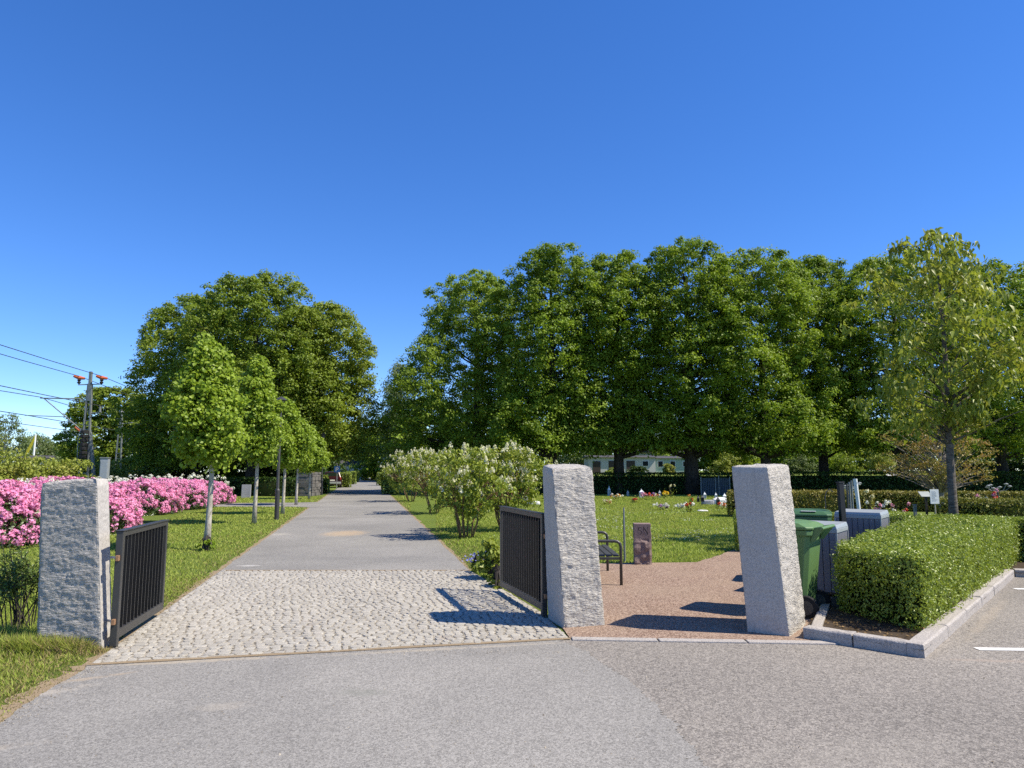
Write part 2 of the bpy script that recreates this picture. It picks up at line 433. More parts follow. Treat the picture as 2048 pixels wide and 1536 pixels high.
# setts: one paved surface, every stone real
rng = np.random.default_rng(3)
sv, sf, stn = [], [], []
rows = 50
def edge_at(e, y):
    for (x1, y1), (x2, y2) in zip(e[:-1], e[1:]):
        if y1 <= y <= y2: return x1 + (x2 - x1) * (y - y1) / (y2 - y1)
    return e[-1][0] if y > e[-1][1] else e[0][0]
eL = [(-3.49, 6.1), (-4.66, 11.63)]; eR = [(.55, 7.01), (.33, 8.3), (-.25, 10.3), (-.67, 11.63)]
def cob(u, v):
    """u across 0..1, v along 0..1"""
    yl = 6.1 + (11.63 - 6.1) * v; yr = 7.01 + (11.63 - 7.01) * v
    xl = edge_at(eL, yl); xr = edge_at(eR, yr)
    return np.array([xl + (xr - xl) * u, yl + (yr - yl) * u + .03 * math.sin(u * 21 + v * 9)])
for r in range(rows):
    v0, v1 = r / rows, (r + 1) / rows
    u = -rng.uniform(0, .02)
    while u < 1:
        w = rng.uniform(.017, .03)
        ua, ub = max(0, u), min(1, u + w); u += w
        if ub - ua < .012: continue
        g = .0021
        jit = lambda: rng.normal(0, .005, 2)
        a0, b0, c0, d0 = cob(ua + g, v0 + .0016), cob(ub - g, v0 + .0016), cob(ub - g, v1 - .0016), cob(ua + g, v1 - .0016)
        cs = [a0 + jit(), b0 + jit(), c0 + jit(), d0 + jit()]
        ctr = sum(cs) / 4; top = .0105 + rng.normal(0, .0018); tl = rng.normal(0, .014, 2)
        ring = []
        for k in range(4):
            p, q, s_ = cs[k], cs[(k + 1) % 4], cs[k - 1]
            f1 = rng.uniform(.08, .3); f2 = rng.uniform(.08, .3)
            ring += [p + (s_ - p) * f1, p + (q - p) * f2]
        b = len(sv)
        for p in ring: sv.append((p[0], p[1], .003))
        for p in ring:
            q = ctr + (p - ctr) * .9; sv.append((q[0], q[1], top + (q - ctr) @ tl))
        sv.append((ctr[0], ctr[1], top + .0015))
        for k in range(8):
            n2 = (k + 1) % 8
            sf.append((b + k, b + n2, b + 8 + n2, b + 8 + k)); sf.append((b + 8 + k, b + 8 + n2, b + 16))
        stn += [float(np.clip(rng.normal(.5, .3), 0, 1))] * 17
tag(mesh_obj("cobbled_apron", sv, sf, M["sett"], tint=stn), kind="structure")

# flush granite edging before the gravel, sandy verges
mb = MB()
e0, e1 = (.56, 6.93), (3.0, 6.76)
for k in range(3):
    a0 = (e0[0] + (e1[0] - e0[0]) * k / 3 + .008, e0[1] + (e1[1] - e0[1]) * k / 3); b0 = (e0[0] + (e1[0] - e0[0]) * (k + 1) / 3 - .008, e0[1] + (e1[1] - e0[1]) * (k + 1) / 3)
    mb.hexa([(a0[0], a0[1], -.05), (b0[0], b0[1], -.05), (b0[0], b0[1] + .1, -.05), (a0[0], a0[1] + .1, -.05)],
            [(a0[0], a0[1], .018), (b0[0], b0[1], .018), (b0[0], b0[1] + .1, .02), (a0[0], a0[1] + .1, .02)])
tag(mb.build("path_edging", M["granite_kerb"], bevel=.006), kind="structure")
def strip(name, line, wid, z, mat, seed, side=1):
    """ragged ribbon on one side of a line of points"""
    r = np.random.default_rng(seed); L, R_ = [], []
    for k, p in enumerate(line):
        q0, q1 = line[max(0, k - 1)], line[min(len(line) - 1, k + 1)]
        dx, dy = q1[0] - q0[0], q1[1] - q0[1]; l = math.hypot(dx, dy) + 1e-9
        w = wid * (.55 + .9 * abs(noise.noise(Vector((p[0] * 1.7, p[1] * 1.7, seed)))) + .25 * r.uniform(-1, 1))
        L.append((p[0] - dy / l * w * side, p[1] + dx / l * w * side, z)); R_.append((p[0] + dy / l * .05 * side, p[1] - dx / l * .05 * side, z))
    n = len(line); fs = [(k, k + 1, n + k + 1, n + k) for k in range(n - 1)]
    if side > 0: fs = [f[::-1] for f in fs]
    return tag(mesh_obj(name, L + R_, fs, mat), kind="structure")
def dense(p, q, st=.07):
    n = max(2, int(math.hypot(q[0] - p[0], q[1] - p[1]) / st)); return [(p[0] + (q[0] - p[0]) * k / n, p[1] + (q[1] - p[1]) * k / n) for k in range(n + 1)]
strip("sand_verge", left_edge[:130], .12, .0025, M["sand"], 71, 1)
strip("sand_verge", right_edge[:130], .1, .0025, M["sand"], 72, -1)
strip("sand_verge", dense(CB[0], CB[5]), .11, .003, M["sand"], 73, 1)
strip("sand_verge", sum([dense(pts[k], pts[k + 1]) for k in range(1, len(pts) - 1)], []), .2, .0028, M["sand"], 74, 1)
strip("sand_joint", dense(CB[0], CB[1]), .022, .0125, M["sand"], 75, 1)
strip("sand_joint", dense(DL0, DR0), .03, .0105, M["sand"], 76, -1)
p1, p2 = at(1955, 1300), (9.5, 6.35)
mb = MB(); mb.add([(p1[0], p1[1] - .04, .0085), (p2[0], p2[1] - .04, .0085), (p2[0], p2[1] + .06, .0085), (p1[0], p1[1] + .06, .0085)], [(0, 1, 2, 3)])
tag(mb.build("parking_line", M["white_paint"]), kind="structure")
p1 = at(2030, 1179); mb = MB(); mb.add([(p1[0], p1[1] - .04, .0085), (p1[0] + 6, p1[1] - .45, .0085), (p1[0] + 6, p1[1] - .35, .0085), (p1[0], p1[1] + .06, .0085)], [(0, 1, 2, 3)])
tag(mb.build("parking_line", M["white_paint"]), kind="structure")

# hedge bed and its kerb stones
bed = [KERB_L, KERB_C, KERB_R, (12, 9.1), (12, 11), (8.5, 14.5), (7.2, 13.6), (3.55, 8.35)]
sheet("hedge_bed", [(x, y) for x, y in bed], .07, M["soil"])
def kerb(p, q, n, h, w, label_fn, group):
    p, q = Vector((*p, 0)), Vector((*q, 0)); d = (q - p) / n; u = d.normalized(); s = Vector((-u.y, u.x, 0))
    for k in range(n):
        a0 = p + d * k + u * .006; b0 = p + d * (k + 1) - u * .006
        mb = MB(); r = random.Random(k * 7 + int(h * 1000))
        j = lambda: Vector((r.uniform(-.006, .006), r.uniform(-.006, .006), r.uniform(-.006, .006)))
        m = 4; 
        vs, fs = [], []
        for i_ in range(m + 1):
            c0 = a0.lerp(b0, i_ / m)
            for (o_, z_) in ((0, -.1), (0, h - .012), (.014, h), (w, h), (w, -.1)):
                vs.append(c0 + s * o_ + Vector((0, 0, z_)) + j())
        for i_ in range(m):
            for e in range(5):
                fs.append((i_ * 5 + e, i_ * 5 + (e + 1) % 5, (i_ + 1) * 5 + (e + 1) % 5, (i_ + 1) * 5 + e))
        fs += [(0, 4, 3, 2, 1)[::-1], tuple(m * 5 + e for e in (0, 4, 3, 2, 1))]
        ctr = a0.lerp(b0, .5); vs = [v - ctr for v in vs]
        o = mesh_obj("kerb_stone", vs, [f[::-1] for f in fs], M["granite_kerb"], bevel=.006, loc=ctr)
        bm = bmesh.new(); bm.from_mesh(o.data); bmesh.ops.recalc_face_normals(bm, faces=bm.faces[:]); bm.to_mesh(o.data); bm.free()
        tag(o, label_fn(k), "kerb stone", group)
kg = "granite kerb stones round the hedge bed"
fl = ["shorter grey kerb stone at the foot of the right gate pillar", "long grey kerb stone on the shaded front of the hedge bed"]
kerb(KERB_L, (KERB_C[0] - .1, KERB_C[1] + .09), 2, .115, .13, lambda k: fl[k], kg)
nth = ["front corner kerb stone of the hedge bed where both edges meet", "sunlit kerb stone just behind the corner stone beside the car park",
       "sunlit kerb stone level with the end of the white parking line", "sunlit kerb stone near the middle of the long hedge side",
       "sunlit kerb stone past the middle of the long hedge side", "last sunlit kerb stone at the far end of the long hedge side"]
kerb(KERB_C, KERB_R, 6, .115, .14, lambda k: nth[k], kg)
kerb((KERB_R[0] + .02, KERB_R[1] + .02), (12.0, 9.3), 4, .115, .14, lambda k: ["dark shaded kerb stone below the right-hand hedge at the picture edge", "shaded kerb stone further right along the hedge bed", "third shaded kerb stone right of the long hedge side", "fourth shaded kerb stone at the right end of the bed"][k], kg)
kerb((3.5, 8.3), (2.86, 7.06), 1, .1, .1, lambda k: "low shaded kerb stone between the green bin wheel and the hedge soil", kg)

# loose grit and crumbs on the paving
rng = np.random.default_rng(88)
n = 2600
r = rng.uniform(2.6, 12, n); a = np.radians(rng.uniform(-42, 42, n))
G = np.stack([r * np.sin(a), r * np.cos(a)], 1)
G = np.concatenate([G, np.array(vv)[rng.integers(0, len(vv), 900)] + rng.normal(0, .1, (900, 2)), np.array(left_edge[:80])[rng.integers(0, 80, 500)] + rng.normal(0, .09, (500, 2)),
                    np.stack([np.interp(rng.uniform(0, 1, 500), [0, 1], [CB[0][0], CB[1][0]]), rng.normal(0, .05, 500)], 1) * [1, 1] + [0, 6.5]])
ok = inside(G, front_poly) | inside(G, old_poly) | inside(G, drive_poly); G = G[ok]; n = len(G)
base = np.array([(1, 0, 0), (-.5, .87, 0), (-.5, -.87, 0), (0, 0, .9)])
sz = rng.uniform(.002, .0055, n) * np.where(rng.uniform(0, 1, n) < .03, 2.2, 1)
th = rng.uniform(0, 6.28, n); R2 = np.stack([np.stack([np.cos(th), -np.sin(th), 0 * th], 1), np.stack([np.sin(th), np.cos(th), 0 * th], 1), np.stack([0 * th, 0 * th, 1 + 0 * th], 1)], 1)
Vg = np.einsum("nij,kj->nki", R2, base) * sz[:, None, None] * rng.uniform(.7, 1.4, (n, 4, 1)) + np.concatenate([G, np.full((n, 1), .0085)], 1)[:, None]
Fg = (np.arange(n)[:, None, None] * 4 + np.array([(0, 1, 3), (1, 2, 3), (2, 0, 3)])[None]).reshape(-1, 3)
t = NT("grit"); M["grit"] = t.done(t.pbr(t.ramp(t.attr(), [(0, (.06, .05, .04)), (.45, (.2, .17, .13)), (1, (.42, .38, .31))]), .9, 0, .2))
tag(mesh_obj("loose_grit", Vg.reshape(-1, 3), Fg, M["grit"], tint=np.repeat(rng.uniform(0, 1, n), 4)), "loose grit and crumbs scattered over the paving", "grit", kind="stuff")
# ------------------------------------------------------------------ pillars
def pillar(label, base, top, zt, amp, seed, mats, lowf=.35):
    """base/top: 4 corners counter-clockwise from front-left; amp: roughness of front, right, back, left, top"""
    nu, nv = 44, 130
    ang = [Vector((*b, 0)) for b in base]; tp = [Vector((x, y, z)) for (x, y), z in zip(top, zt)]
    ctr = sum(ang, Vector()) / 4
    V, Fc, mi = [], [], []
    nrm = []
    for s in range(4):
        e = ang[(s + 1) % 4] - ang[s]; nrm.append(Vector((e.y, -e.x, 0)).normalized())
    def hgt(p, a, sd):
        q = p * 1.0 + Vector((seed * 3.1, sd * 1.7, 0))
        b = noise.fractal(q * 3.0, 1.0, 2.1, 2) * lowf + noise.fractal(q * 10.0, .9, 2.0, 2) * lowf * .8 + noise.fractal(Vector((q.x, q.y, q.z * 1.5)) * 26.0, .7, 2.0, 3) * .24 - abs(noise.noise(q * 17)) * .14
        rg = noise.noise(Vector((q.x * 5, q.y * 5, q.z * 14))) * .3
        return a * (b + rg)
    per = 4 * nu
    for r in range(nv + 1):
        v = r / nv
        for s in range(4):
            for k in range(nu):
                u = k / nu
                p = ang[s].lerp(ang[(s + 1) % 4], u).lerp(tp[s].lerp(tp[(s + 1) % 4], u), v)
                p.z -= .06 * (1 - v)
                we = min(1, min(u, 1 - u) * 9)           # corner softening
                d = nrm[s] * hgt(p, amp[s], s) * (0.25 + .75 * we)
                if k == 0:
                    c = .006 + .5 * max(amp[s], amp[s - 1]) * max(0, noise.noise(p * 11 + Vector((seed, 0, 0))) + .25)
                    d = -(nrm[s] + nrm[s - 1]) * c + (nrm[s] * hgt(p, amp[s], s) + nrm[s - 1] * hgt(p, amp[s - 1], s - 1)) * .25
                elif min(u, 1 - u) < .05:
                    d -= nrm[s] * max(0, noise.noise(p * 23)) * amp[s] * .6
                if v > .965:
                    d -= (nrm[s] * .25) * (v - .965) * (1.0 + 2.2 * max(0, noise.noise(p * 9)))
                V.append(p + d)
    for r in range(nv):
        for k in range(per):
            Fc.append((r * per + k, r * per + (k + 1) % per, (r + 1) * per + (k + 1) % per, (r + 1) * per + k)); mi.append(0 if amp[k // nu] > .012 else 1)
    # top cap: rings shrinking to the centre
    last = nv * per; prev = [last + k for k in range(per)]; tc = sum(tp, Vector()) / 4
    for q in range(1, 9):
        f = 1 - q / 9; cur = []
        for k in range(per):
            p = tc.lerp(V[last + k], f); p.z = V[last + k].z * f + tc.z * (1 - f) + hgt(p, amp[4], 9) * min(1, q / 2) + .012 * min(1, q / 2)
            cur.append(len(V)); V.append(p)
        for k in range(per): Fc.append((prev[k], prev[(k + 1) % per], cur[(k + 1) % per], cur[k])); mi.append(0)
        prev = cur
    V.append(tc + Vector((0, 0, .012))); Fc += [(prev[k], prev[(k + 1) % per], len(V) - 1) for k in range(per)]; mi += [0] * per
    V = [p - ctr for p in V]
    o = mesh_obj("gate_pillar", V, Fc, mats, midx=mi, smooth=True, loc=ctr)
    return tag(o, label, "gate pillar", "granite gate pillars")
GM = [M["granite_rough"], M["granite_sawn"]]
pillar("broad low rough granite pillar standing in the grass left of the driveway", [(-4.30, 6.66), (-3.67, 6.6), (-3.71, 6.84), (-4.30, 6.95)], [(-4.42, 6.72), (-3.85, 6.65), (-3.87, 6.88), (-4.40, 7.0)], (1.475, 1.515, 1.515, 1.49), (.017, .012, .02, .026, .012), 1, GM, .1)
pillar("sunlit rough-faced granite pillar between the cobbles and the gravel path", [(.53, 7.44), (.965, 7.57), (.83, 8.06), (.39, 7.93)], [(.415, 7.46), (.855, 7.6), (.77, 8.08), (.335, 7.93)], (1.605, 1.625, 1.66, 1.65), (.026, .026, .02, .009, .016), 4, GM)
pillar("granite pillar with smooth shaded face leaning left beside the green bins", [(2.33, 7.27), (2.68, 7.06), (3.06, 7.62), (2.72, 7.83)], [(2.235, 7.3), (2.545, 7.1), (2.95, 7.6), (2.64, 7.83)], (1.635, 1.625, 1.655, 1.65), (.006, .034, .02, .012, .016), 8, GM)

# ------------------------------------------------------------------ gates
M["black_metal"] = m_plain("black_metal", (.042, .041, .039), .4, 0, .5, .25, 9, .1, 120)
M["bar_black"] = m_plain("bar_black", (.008, .008, .009), .5, 0, .4)
M["black_top"] = m_plain("black_top", (.06, .06, .058), .38, 0, .5, .25, 9, .1, 120)
M["galv"] = m_plain("galvanised", (.42, .42, .43), .5, .7, .5, .25, 20, .2)
M["rust"] = m_plain("rusty_steel", (.3, .17, .09), .7, .3, .4, .5, 40, .4)
def gate(label, p, q, z0, z1, nb, hinge_to, zslope=0.0):
    """leaf hinged at p, free end at q"""
    p, q = Vector((*p, 0)), Vector((*q, 0)); d = q - p; L = d.length
    t = thing("metal_gate", label, "gate", p, math.atan2(d.y, d.x), "black metal gate leaves")
    h = z1 - z0
    def part(name, boxes, mat="black_metal", bev=.004):
        mb = MB()
        for c, s in boxes: mb.box(c, s)
        return mb.build(name, M[mat], t, bevel=bev)
    part("hinge_stile", [((.03, 0, z0 + h / 2 - .03), (.06, .06, h + .06))])
    part("end_stile", [((L - .025, 0, z0 + h / 2), (.05, .05, h))])
    part("top_rail", [((L / 2 + .005, 0, z1 - .025), (L - .112, .05, .05)), ((L / 2, 0, z1 + .0045), (L + .02, .075, .009))])
    part("bottom_rail", [((L / 2 + .005, 0, z0 + .04), (L - .112, .05, .08))])
    n = nb
    for k in range(n):
        x = .06 + (L - .11) * (k + 1) / (n + 1)
        b = part("bar", [((x, 0, (z0 + .08 + z1 - .05) / 2), (.008, .042, h - .134))], "bar_black", bev=0)
        b.data.materials.append(M["black_top"])              # front and back edges painted lighter as if lit, flats left blacker
        for f in b.data.polygons:
            if abs(f.normal.y) > .9: f.material_index = 1
    hv = Vector((*hinge_to, 0)) - p; hv = Matrix.Rotation(-math.atan2(d.y, d.x), 3, "Z") @ hv
    for zz in (z0 + .16, z1 - .24):
        mb = MB(); mb.tube([(0.0, 0, zz), (hv.x, hv.y, zz)], .011, 8)
        e = hv.normalized(); mb.lathe([(.022, -.012), (.022, .012)], 6, c=(hv.x * .15, hv.y * .15, zz), M=Matrix.Rotation(math.pi / 2, 3, "Y"))
        hg = mb.build("hinge", M["galv"], t, bevel=0)
        mb = MB(); mb.box((-.02, 0, zz), (.04, .03, .05)); mb.build("bracket", M["rust"], hg, bevel=.004)
    return t
pL, qL = at(226, 1280, .075), at(322, 1218, .075)
gate("shorter black gate leaf swung open beside the broad left pillar", pL, qL, .075, 1.04, 12, (pL[0] - .1, pL[1] + .06))
pR, qR = at(1090, 1222, .075), at(1003, 1172, .075)
gate("longer black gate leaf standing open left of the sunlit middle pillar", pR, qR, .075, 1.115, 17, (pR[0] + .16, pR[1] + .02))
# ------------------------------------------------------------------ foliage materials
M["lime_leaf"] = m_leaf("lime_leaf", (.09, .15, .013), (.26, .37, .03), (.3, .39, .04), .42, .5, .25, .25, .45)
M["maple_leaf"] = m_leaf("maple_leaf", (.15, .24, .015), (.35, .46, .05), (.28, .38, .04), .45, .45, .3, .5, .4)
M["oak_leaf"] = m_leaf("oak_leaf", (.095, .15, .013), (.26, .345, .032), (.3, .35, .04), .42, .5, .3, .2, .5)
M["birch_leaf"] = m_leaf("birch_leaf", (.1, .15, .045), (.2, .25, .09), None, .35, .5, .3)
M["cherry_leaf"] = m_leaf("cherry_leaf", (.15, .2, .02), (.34, .4, .06), (.37, .34, .06), .42, .45, .35, 2.2, .55)
M["bronze_leaf"] = m_leaf("bronze_leaf", (.3, .22, .06), (.26, .3, .06), (.38, .19, .07), .35, .45, .3, .8, .5)
M["hedge_leaf"] = m_leaf("hedge_leaf", (.13, .185, .016), (.38, .46, .08), (.26, .34, .04), .34, .38, .45, 1.2, .6)
M["yew_leaf"] = m_leaf("yew_leaf", (.09, .105, .012), (.27, .27, .035), (.3, .22, .05), .2, .5, .3, 3.5, .5)
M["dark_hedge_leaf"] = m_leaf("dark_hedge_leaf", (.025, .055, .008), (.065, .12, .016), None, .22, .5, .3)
M["lilac_leaf"] = m_leaf("lilac_leaf", (.16, .22, .022), (.34, .39, .06), (.32, .33, .05), .38, .42, .35, 1.5, .4)
M["lilac_flower"] = m_leaf("lilac_flower", (.68, .66, .42), (.82, .8, .64), None, .3, .6, .2)
M["rhodo_leaf"] = m_leaf("rhodo_leaf", (.03, .06, .012), (.07, .11, .025), None, .15, .35, .5)
M["pink_flower"] = m_leaf("pink_flower", (.8, .25, .52), (.88, .48, .69), (.84, .35, .6), .35, .6, .2, .8, .5)
M["bramble_leaf"] = m_leaf("bramble_leaf", (.18, .23, .03), (.36, .4, .07), (.34, .27, .08), .35, .5, .3, .6, .5)
M["shrub_leaf"] = m_leaf("shrub_leaf", (.05, .09, .015), (.13, .2, .04), None, .25, .4, .45)
M["white_flower"] = m_leaf("white_flower", (.7, .7, .6), (.82, .82, .78), None, .3, .6, .2)
M["opaque_core"] = m_plain("opaque_core", (.012, .018, .006), .95, 0, .05, .4, 9)  # opaque dark box added inside the hedges to stop light leaking through
M["bark_lime"] = m_bark("bark_lime", (.018, .015, .012), (.065, .055, .045), 7, 1.6)
M["bark_maple"] = m_bark("bark_maple", (.14, .12, .09), (.42, .39, .33), 14, 6, .42, .4)
M["bark_birch"] = m_bark("bark_birch", (.05, .045, .04), (.5, .48, .45), 4, 7, .4, .3)
M["bark_cherry"] = m_bark("bark_cherry", (.06, .05, .042), (.16, .14, .12), 6, 24, .5, .5)
M["bark_grey"] = m_bark("bark_grey", (.14, .12, .1), (.3, .26, .22), 12, 5, .5, .4)
M["bark_lilac"] = m_bark("bark_lilac", (.1, .06, .035), (.28, .17, .09), 14, 6, .5, .4)

LINDEN = [(0, .82), (.15, .98), (.35, 1.0), (.6, .95), (.8, .78), (.93, .55), (1, .3)]
ROUND = [(0, .92), (.2, 1.0), (.45, 1.0), (.7, .9), (.88, .68), (1, .4)]
MAPLE = [(0, .45), (.12, .85), (.32, 1.0), (.5, .86), (.7, .6), (.87, .36), (1, .1)]
WIDE = [(0, .95), (.25, 1.0), (.5, .88), (.72, .68), (.9, .46), (1, .2)]
BIRCH = [(0, .6), (.3, 1.0), (.6, .85), (.85, .5), (1, .15)]
PEACH = [(0, .35), (.15, .85), (.4, 1.0), (.62, .95), (.8, .78), (.92, .45), (1, .15)]

def tree(name, label, x, y, H, cb, R, prof, nclump, per, leaf, mats, group, seed, tr=.2, fork=None, cr=.8, nl=22, lob=.22, inner=.25, zflat=.62, droop=.35, fine=False, z=0, spread=.6, thin=.012, asp=.72, up=.8, lean=(0, 0), cat="tree", wob_=.12, upw=.45):
    rng = np.random.default_rng(seed)
    t = thing(name, label, cat, (x, y, z), 0, group)
    cen = crown(rng, H - cr * .4, cb, R, prof, nclump, inner, lob, lean)
    mb = MB(); limbs(mb, cen, rng, H, tr, fork if fork else cb * .8, nl, up=upw, thin=thin, wob=wob_)
    mb.build("trunk", M[mats[0]], t, smooth=True)
    rr = rng.uniform(.6, 1.25, len(cen)) * cr * (1.1 - .35 * (cen[:, 2] - cb) / max(.1, H - cb))
    P, N = shell(cen, rr, per, rng, zflat, up)
    ct = np.repeat(rng.uniform(-.25, .25, len(cen)), per)
    tint = np.clip(rng.uniform(0, 1, len(P)) * .7 + .15 + ct, 0, 1)
    V, Fc, T = leaves(P, N, leaf, leaf * asp, rng, droop, fine=fine, tint=tint, spread=spread)
    mesh_obj("crown", V, Fc, M[mats[1]], t, tint=T)
    return t
def px_x(px, y): return (px - 1024) / F_PX * y * (math.cos(PITCH) - 0.0) * 1.0072
def top_z(py, y): return atY(1024, py, y)[1]

# ---- lime trees behind the lawn (own crowns, they differ in outline)
G = "tall lime trees behind the lawn"
LT = [("LA", 952, 52, 541, 5.7, 2.2, "lime tree nearest the driveway, its low wide crown sloping left, behind the white lilacs", WIDE),
      ("LB", 1103, 47, 492, 3.9, 2.6, "slim high-topped lime tree rising right above the sunlit middle pillar", LINDEN),
      ("LC", 1236, 47.6, 505, 3.7, 2.8, "lime tree behind the small red SN stone, second trunk right of the middle pillar", LINDEN),
      ("LD", 1380, 47, 485, 4.3, 2.9, "tallest lime tree with a thick forked trunk left of the right-hand pillar", LINDEN),
      ("LE", 1528, 46.6, 499, 4.4, 2.6, "broad round-topped lime tree rising directly above the right-hand pillar", ROUND),
      ("LF", 1643, 51, 514, 3.6, 3.1, "narrow lime tree set further back with a black trunk right of the right-hand pillar", LINDEN),
      ("LG", 1800, 47.5, 512, 4.7, 2.8, "lime tree behind the young red-tinged cherry tree, left of its trunk", ROUND),
      ("LH", 1998, 47.5, 527, 4.8, 2.4, "dark lime tree at the right picture edge behind the cherry tree", ROUND)]
for k, (_, px, y, ty, R, cb, lab, pf) in enumerate(LT):
    tree("lime_tree", lab, px_x(px, y), y, top_z(ty, y), cb, R, pf, 1150 if k else 1500, 80, .16, ("bark_lime", "lime_leaf"), G, 100 + k, tr=.36 if k != 3 else .48, cr=.62, zflat=.82, up=.72, droop=.9, nl=60, lob=.3, inner=.3, spread=.42, thin=.02, fork=2.4)
tree("lime_tree", "lime tree mostly cut off by the right picture edge", px_x(2170, 52), 52, 16, 2.2, 4.8, ROUND, 260, 80, .3, ("bark_lime", "lime_leaf"), G, 120, tr=.36, cr=1.1, nl=30, lob=.25)
G = "broad trees left of the driveway"
for k, (px, y, ty, R, cb, lab) in enumerate([(395, 51, 590, 4.4, 1.8, "shaded left tree of the broad clump left of the driveway, behind the first young maple"),
        (505, 47, 549, 4.6, 2.5, "highest middle tree of the broad clump left of the driveway"),
        (632, 50, 610, 3.9, 2.2, "right tree of the broad clump, its crown hanging over the driveway edge")]):
    tree("broad_tree", lab, px_x(px, y), y, top_z(ty, y), cb, R, ROUND, 1250, 78, .16, ("bark_lime", "oak_leaf"), G, 140 + k, tr=.34, cr=.62, zflat=.82, up=.72, nl=50, lob=.18, spread=.42, inner=.3, thin=.02, fork=2.2)
# more trunks in the dark under that clump
tree("broad_tree", "dark inner tree deep in the shade behind the stone block wall", px_x(575, 60), 60, 12, 2.6, 4.4, ROUND, 200, 80, .3, ("bark_lime", "oak_leaf"), G, 150, tr=.3, cr=1.1, nl=20)
tree("broad_tree", "dark inner tree deep in the shade behind the second young maple", px_x(450, 62), 62, 12, 2.4, 4.6, ROUND, 200, 80, .3, ("bark_lime", "oak_leaf"), G, 151, tr=.3, cr=1.1, nl=20)

# ---- young maples along the drive
G = "young maple trees in a row beside the driveway"
MP = [(413, 1100, 672, .62, 1.75, "nearest and largest-looking young maple with pale trunk, behind the left gate leaf"),
      (508, 1047, 712, .68, 1.85, "second young maple from the gate, left of the black lamp post"),
      (565, 1028, 795, .7, 1.75, "third young maple, pale trunk just right of the black lamp post"),
      (592, 1010, 832, .78, 1.7, "fourth young maple, trunk beside the branching side path"),
      (618, 998, 850, .85, 1.6, "farthest young maple, trunk in front of the stone block wall")]
for k, (px, py, ty, R, cb, lab) in enumerate(MP):
    x, y = at(px, py)
    tree("young_maple", lab, x, y, top_z(ty, y), cb, R, MAPLE, 230 if k < 2 else 180, 115 if k < 2 else 85, .085 + .008 * k, ("bark_maple", "maple_leaf"), G, 160 + k, tr=.062, cr=.3, zflat=.95, up=.65, nl=30, lob=.3, inner=.35, thin=.006, fork=cb * .95, droop=.6, wob_=.06, asp=.85, lean=(-.22 if k == 0 else -.1, 0))

# ---- further trees
tree("field_tree", "round dark green tree beyond the railway, left of the broad clump", px_x(228, 72), 72, top_z(772, 72), 1.0, 4.2, ROUND, 620, 80, .22, ("bark_lime", "oak_leaf"), "trees far behind the railway", 170, tr=.3, cr=.75, nl=24, lob=.12)
tree("field_tree", "dark low tree tucked behind the second railway mast", px_x(300, 71), 71, top_z(800, 71), .8, 3.6, ROUND, 200, 80, .3, ("bark_lime", "oak_leaf"), "trees far behind the railway", 171, tr=.25, cr=1.1, nl=16)
for k, (px, y, ty, R, lab) in enumerate([(12, 92, 822, 3.0, "feathery birch at the left picture edge behind the brambles"), (78, 98, 862, 2.9, "small feathery birch behind the flagpole"), (-30, 95, 850, 3, "birch cut off by the left picture edge")]):
    tree("birch_tree", lab, px_x(px, y), y, top_z(ty, y), .6, R, BIRCH, 130, 60, .3, ("bark_birch", "birch_leaf"), "feathery birches in the distance", 174 + k, tr=.15, cr=.9, nl=14, zflat=.9, droop=1.2, asp=.4, up=.6)
for k, (px, y, ty, R, lab) in enumerate([(118, 120, 886, 6.0, "low far wood edge tree left of the railway mast"), (160, 125, 892, 6, "low far tree just behind the railway mast")]):
    tree("field_tree", lab, px_x(px, y), y, top_z(ty, y), .3, R, ROUND, 120, 60, .4, ("bark_lime", "birch_leaf"), "trees far behind the railway", 178 + k, tr=.2, cr=1.3, nl=8)
tree("birch_tree", "tall pale birch far down the driveway on its right side", px_x(800, 98), 98, top_z(722, 98), 3.0, 3.2, BIRCH, 210, 80, .32, ("bark_birch", "birch_leaf"), "feathery birches in the distance", 180, tr=.22, cr=1.1, nl=24, zflat=1.0, droop=1.4, asp=.4, up=.6)
FT = [(748, 128, 858, 5.5, "dark tree closing the view at the end of the driveway"), (790, 112, 842, 5.2, "dark bushy tree right of the driveway end"), (845, 100, 800, 5.5, "dark tree behind the left part of the lilac row"), (712, 120, 850, 5, "tree at the driveway end behind the parking sign")]
for k, (px, y, ty, R, lab) in enumerate(FT):
    tree("field_tree", lab, px_x(px, y), y, top_z(ty, y), .5, R, ROUND, 200, 80, .42, ("bark_lime", "lime_leaf"), "trees at the end of the driveway", 184 + k, tr=.3, cr=1.3, nl=14, z=float(zg(px_x(px, y), y)) - .05)
# second row under and behind the limes
G = "garden trees and bushes behind the limes"
BT = [(1010, 88, 800, 6, "garden tree behind the right lilac, seen under the lime crowns"), (1180, 108, 810, 5.5, "garden tree behind the white houses, above the SN stone"), (1290, 112, 800, 6, "garden tree behind the mint house"),
      (1440, 78, 860, 3.6, "brown-leaved garden bush left of the right-hand pillar"), (1500, 96, 800, 6, "garden tree directly behind the right-hand pillar"), (1600, 88, 850, 4.2, "light green garden tree just right of the right-hand pillar"),
      (1690, 92, 845, 4.6, "feathery garden tree between two black lime trunks"), (1770, 98, 835, 4.6, "yellow-green garden tree left of the bronze-leaved little tree"), (1880, 86, 780, 6, "garden tree behind the bronze-leaved little tree"), (2020, 80, 780, 6, "garden tree at the right picture edge, in the shade")]
for k, (px, y, ty, R, lab) in enumerate(BT):
    x = px_x(px, y)
    tree("garden_tree", lab, x, y, top_z(ty, y), .3 + float(zg(x, y)), R, ROUND, 130, 70, .36, ("bark_lime", ["oak_leaf", "birch_leaf", "lime_leaf"][k % 3]), G, 190 + k, tr=.2, cr=1.15, nl=12, z=0)

